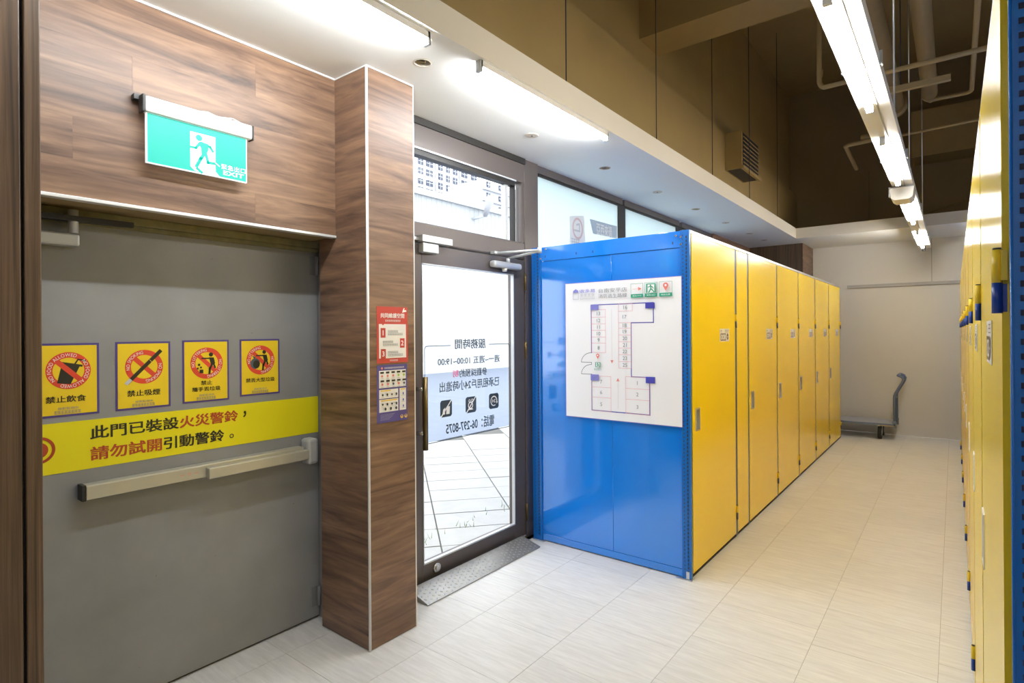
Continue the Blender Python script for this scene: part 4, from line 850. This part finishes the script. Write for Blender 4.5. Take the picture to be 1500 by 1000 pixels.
# ================================================================== UPPER SERVICES
G = 'thin rods holding up the soffit edge'
for k, (y, z) in enumerate(((2.72, ZS), (3.952, ZS), (5.18, ZS), (6.36, ZS), (7.58, ZS))):
    o = MB().tube([(-1.722, y, ZF), (-1.722, y, z)], 0.0035, 8).build('hanger_rod', M['grate']); tag(o, 'thin dark rod above the soffit edge, %s from the camera' % ['nearest', 'second', 'third', 'fourth', 'farthest'][k], 'rod', G)
ac = empty('vent_box', (-1.85, 6.57, 3.22), 'khaki box with dark grilles on the upper left wall', 'vent')
box('case', (-1.94, -1.765, 6.24, 6.90, 3.235, 3.635), M['khaki'], ac, 0.004)
box('front_opening', (-1.766, -1.762, 6.27, 6.87, 3.27, 3.615), M['grate'], ac); box('bottom_opening', (-1.92, -1.785, 6.27, 6.87, 3.231, 3.236), M['grate'], ac)
for k in range(7): box('slat', (-1.763, -1.752, 6.27, 6.87, 3.30 + 0.045 * k, 3.306 + 0.045 * k), M['khakid'], ac)
box('lower_flange', (-1.772, -1.74, 6.22, 6.92, 3.225, 3.255), M['khaki'], ac)
def pipe_thing(name, pts, r, mat, label, cat='pipe', n=18, collars=()):
    root = empty(name, pts[0], label, cat); MB().tube(pts, r, n).build('pipe_run', mat, root)
    for p, q_ in collars: MB().tube([p, q_], r * 1.25, n).build('fitting', mat, root)
    return root
def elbow(a, c, b, k=0.06):
    a, c, b = Vector(a), Vector(c), Vector(b); p = c + (a - c).normalized() * k; q_ = c + (b - c).normalized() * k
    return [p + (c - p) * t * (2 - t) * 0.5 + (q_ - p) * t * t * 0.5 for t in (0, .25, .5, .75, 1)]
pipe_thing('round_duct', [(-0.475, YF + 0.01, 3.788), (-0.475, 7.0, 3.788)], 0.092, M['pipe'], 'thick khaki round duct high up behind the white trunking', 'duct', 28, [((-0.475, 6.9, 3.788), (-0.475, 7.01, 3.788))])
pipe_thing('round_duct', [(-0.172, YF + 0.01, 3.76), (-0.172, 6.74, 3.76)], 0.062, M['pipe'], 'slimmer khaki round duct right of the white trunking', 'duct', 24)
P0 = [(0.138, YF + 0.01, 3.72)] + elbow((0.138, 0, 3.72), (0.138, 6.82, 3.72), (-0.26, 6.82, 3.72)) + elbow((0.138, 6.82, 3.72), (-0.22, 6.82, 3.72), (-0.22, 6.82, 4.3)) + [(-0.22, 6.82, ZS - 0.002)]
pipe_thing('water_pipe', P0, 0.0185, M['pipe'], 'khaki pipe with an elbow beside the right lockers', 'pipe', 14, [((-0.18, 6.82, 3.72), (-0.15, 6.82, 3.72))])
P1 = [(-0.785, 4.78, ZS - 0.002)] + elbow((-0.785, 4.78, 4.2), (-0.785, 4.76, 3.31), (0.3, 4.76, 3.31), 0.05) + [(1.2, 4.76, 3.31)]
pipe_thing('conduit', P1, 0.017, M['pipe'], 'khaki conduit crossing above the white trunking', 'conduit', 12, [((-0.785, 4.78, 3.40), (-0.785, 4.78, 3.45))])
o = tag(box('mounting_channel', (-0.38, -0.01, 5.0, 5.04, 3.245, 3.285), M['pipe']), 'short khaki steel channel under the crossing conduit', 'bracket')
MB().tube([(-0.30, 5.02, 3.285), (-0.30, 5.02, ZS)], 0.004, 6).build('hanger_rod', M['grate'], o)
pipe_thing('conduit', [(-0.60, 6.9, 3.45), (1.2, 6.9, 3.50)], 0.014, M['pipe'], 'thin khaki conduit crossing in front of the rear beam', 'conduit', 10)
vb = empty('valve_assembly', (-0.75, 6.6, 3.3), 'khaki pipe joint with elbow left of the white trunking', 'pipe')
MB().tube([(-0.62, 6.75, ZS - 0.002)] + elbow((-0.62, 6.75, 3.95), (-0.62, 6.75, 3.42), (-0.95, 6.75, 3.40), 0.05) + elbow((-0.62, 6.75, 3.42), (-0.88, 6.75, 3.41), (-0.88, 7.4, 3.40), 0.05) + [(-0.88, 7.6, 3.36)], 0.020, 12).build('pipe_run', M['pipe'], vb)
MB().tube([(-0.74, 6.75, 3.46), (-0.44, 6.75, 3.46)], 0.026, 12).build('fitting', M['pipe'], vb)
o = MB().tube([(-1.15, YB - 0.02, 3.02), (-0.5, YB - 0.02, 3.08), (0.3, YB - 0.02, 3.28), (1.2, YB - 0.02, 3.5)], 0.010, 8).build('slack_cable', M['khaki']); tag(o, 'slack cable sagging across the dark upper back wall', 'cable')
mb = MB().box(-1.02, -0.98, YB - 0.03, YB, ZC + 0.14, 3.85); mb.build('wall_batten', M['khakid']); tag(bpy.data.objects['wall_batten'], 'dark vertical batten on the upper back wall', 'batten')

# ================================================================== TROLLEY
tl = empty('platform_trolley', (-0.98, 9.48, 0), 'blue grey platform trolley parked against the back wall', 'trolley')
x0, x1, y0, y1 = -1.50, -0.66, 9.24, 9.72
box('deck', (x0, x1, y0, y1, 0.200, 0.222), M['trolley'], tl, 0.004); box('deck_mat', (x0 + 0.012, x1 - 0.012, y0 + 0.012, y1 - 0.012, 0.222, 0.228), M['deck'], tl)
box('bumper', (x1, x1 + 0.02, y0, y1, 0.196, 0.224), M['rubber'], tl, 0.004); box('corner_bracket', (x1 - 0.16, x1 + 0.01, y0 - 0.006, y0 + 0.05, 0.186, 0.202), M['tan'], tl, 0.003)
for wx, wy in ((-0.82, 9.315), (-0.82, 9.645), (-1.40, 9.315), (-1.40, 9.645)):
    c = MB().tube([(wx - 0.022, wy, 0.085), (wx + 0.022, wy, 0.085)], [0.085, 0.085], 28).build('wheel', M['rubber'], tl)
    MB().tube([(wx - 0.025, wy, 0.085), (wx + 0.025, wy, 0.085)], 0.045, 20).build('hub', M['steel'], c)
    f = MB(); 
    for dx in (-0.030, 0.027): f.prism([(wx + dx, wy - 0.02, 0.075), (wx + dx, wy + 0.02, 0.075), (wx + dx, wy + 0.04, 0.198), (wx + dx, wy - 0.04, 0.198)], (0.003, 0, 0))
    f.box(wx - 0.04, wx + 0.04, wy - 0.05, wy + 0.05, 0.192, 0.199); f.build('caster_fork', M['steel'], tl)
hp = []
for yy in (y0 + 0.03, y1 - 0.06): hp.append([(x1 + 0.012, yy, 0.19), (x1 + 0.012, yy, 0.60), (x1 + 0.022, yy, 0.635), (x1 + 0.105, yy, 0.795), (x1 + 0.115, yy, 0.835), (x1 + 0.10, yy, 0.865), (x1 + 0.055, yy, 0.885)])
up = MB(); path = hp[0] + hp[1][::-1]; up.tube(path, 0.017, 14); up.build('push_handle', M['trolley'], tl)
box('handle_socket', (x1 - 0.012, x1 + 0.034, y0 + 0.005, y0 + 0.055, 0.17, 0.26), M['trolley'], tl, 0.003); box('handle_socket', (x1 - 0.012, x1 + 0.034, y1 - 0.085, y1 - 0.035, 0.17, 0.26), M['trolley'], tl, 0.003)
MB().tube([(x1 + 0.012, y0 + 0.03, 0.56), (x1 + 0.012, y1 - 0.06, 0.56)], 0.012, 12).build('cross_bar', M['trolley'], tl)

# ================================================================== OUTSIDE
struct(box('floor_street', (-260, -2.56, -10, 260, -0.30, -0.062), M['pavej']))
struct(box('floor_road', (-260, -5.9, -10, 260, -0.062, -0.050), M['road']), 'pale road beyond the pavement', 'road')
struct(box('floor_step', (-2.72, -2.44, 1.98, 3.5, -0.05, 0.0), M['plate']))
pv = struct(empty('floor_pavement', (-4.2, 4.2, -0.05)), 'pale stone slab pavement outside the glass door', 'pavement')
e1 = Vector((0.762, -0.648)); e2 = Vector((0.648, 0.762)); o0 = Vector((-3.24, 3.17)); pm = None
ang = math.atan2(e1.y, e1.x); PW, PH = 0.37, 0.66
for i in range(-14, 8):
    for j in range(-7, 8):
        c = o0 + e1 * (PW * (i + 0.5)) + e2 * (PH * (j + 0.5))
        if not (-5.75 < c.x < -2.55 and -0.2 < c.y < 8.2): continue
        if pm is None:
            g = 0.006; mb = MB().box(-PW / 2 + g, PW / 2 - g, -PH / 2 + g, PH / 2 - g, -0.010, 0.0); pm = bpy.data.meshes.new('slab'); pm.from_pydata(mb.v, [], mb.f); pm.materials.append(M['pave'])
        o = bpy.data.objects.new('slab', pm); col.objects.link(o); o.parent = pv; o.location = Vector((c.x, c.y, -0.05 + random.uniform(-0.002, 0.002))) - WB[pv.name]; o.rotation_euler.z = ang
mb = MB()
for k in range(45):
    x = -3.12 + random.gauss(0, 0.05); y = 3.0 + random.uniform(-0.5, 1.3); hh = random.uniform(0.02, 0.06); dx, dy = random.uniform(-.02, .02), random.uniform(-.02, .02)
    mb.face([(x - 0.004, y, -0.05), (x + 0.004, y, -0.05), (x + dx, y + dy, -0.05 + hh)])
o = mb.build('weeds', M['grass']); tag(o, 'sparse weeds in the pavement joint outside the door', 'weeds'); o['kind'] = 'stuff'
# corrugated site wall across the road
fw = empty('site_wall', (-16, 19, -0.05), 'pale corrugated metal wall across the road', 'wall')
def corr(y0, y1, x, z0, z1, pitch=0.275, d=0.022):
    mb = MB(); y = y0; pts = []
    while y < y1 - 1e-6:
        for f, dx in ((0, 0), (0.40, 0), (0.5, d), (0.9, d)): pts.append((x + dx, min(y + f * pitch, y1)))
        y += pitch
    pts.append((x, y1))
    for a, b in zip(pts, pts[1:]): mb.face([(a[0], a[1], z0), (b[0], b[1], z0), (b[0], b[1], z1), (a[0], a[1], z1)])
    return mb
for k in range(14): corr(6 + 2.2 * k, 8.2 + 2.2 * k - 0.012, -16.0, -0.05, 6.80).build('metal_sheet', M['fence'], fw)
box('haze_wall', (-15.97, -15.85, 6, 36.8, -0.05, 4.1), M['hazew'], fw)  # added plain wall hiding the ribs; its pale colour stands in for overexposed haze
box('roof_trim', (-16.3, -15.85, 6, 36.8, 6.76, 7.00), M['fence'], fw)
sl_ = empty('flood_lamp', (-15.8, 18.0, 6.3), 'small white flood lamp on the site wall', 'lamp')
MB().tube([(-15.60, 18.2, 6.45), (-15.1, 17.95, 7.05)], [0.09, 0.20], 12).build('shade', M['tower'], sl_); MB().tube([(-15.92, 17.75, 6.28), (-15.60, 18.2, 6.45)], 0.05, 8).build('arm', M['fence'], sl_)
# tower block far behind the wall, windows built one by one
wmesh = {}
def window(par, x, px, py, w, h):
    if w not in wmesh:
        mb = MB().box(0, 0.15, -w / 2, w / 2, -h / 2, h / 2, 0); mb.box(0.15, 0.22, -0.10, 0.10, -h / 2, h / 2, 1); mb.box(0.15, 0.22, -w / 2, w / 2, -0.1, 0.1, 1)
        me = bpy.data.meshes.new('window'); me.from_pydata(mb.v, [], mb.f); me.materials.append(M['win']); me.materials.append(M['tower']); me.polygons.foreach_set('material_index', mb.m); wmesh[w] = me
    o = bpy.data.objects.new('window', wmesh[w]); col.objects.link(o); o.parent = par
    p = pix(px, py, 0, x); o.location = Vector((x, p.y, p.z)) - WB[par.name]
TXW, TXA = -130.0, -80.0
y0, y1 = pix(560, 240, 0, TXW).y, pix(703, 270, 0, TXW).y
tw = empty('tower_block', (TXW - 8, (y0 + y1) / 2, -0.05), 'white high rise with rows of grey windows', 'building')
MB().box(TXW - 16, TXW, y0, y1, -0.05, 85).build('wall', M['tower'], tw)
cols = [(616, 2.0), (629, 2.9), (645, 1.9), (656, 1.5), (666.5, 1.9), (680, 2.8), (694, 2.8)]
for px, w in cols:
    for k in range(-5, 7): window(tw, TXW, px, 240 + (px - 629) * 0.31 + 14.0 * k * (1 - (px - 629) / 1500), w, 2.0)
for px in (638, 673): yy = pix(px, 250, 0, TXW).y; box('pilaster', (TXW, TXW + 0.5, yy - 0.25, yy + 0.25, 6, 85), M['tower'], tw)
y0, y1 = pix(706, 270, 0, TXA).y, pix(790, 290, 0, TXA).y
ab = empty('apartment_block', (TXA - 6, (y0 + y1) / 2, -0.05), 'lower pale apartment block beside the white high rise', 'building')
MB().box(TXA - 10, TXA, y0, y1, -0.05, pix(706, 262, 0, TXA).z).build('wall', M['tower'], ab)
for py in (276, 292, 308):
    for px in (733, 715): window(ab, TXA, px, py + (px - 733) * 0.31, 1.25 if px == 733 else 1.1, 1.1)
    zz = pix(733, py + 8, 0, TXA).z; box('ledge', (TXA, TXA + 0.5, y0, y1, zz - 0.12, zz + 0.12), M['fence'], ab)
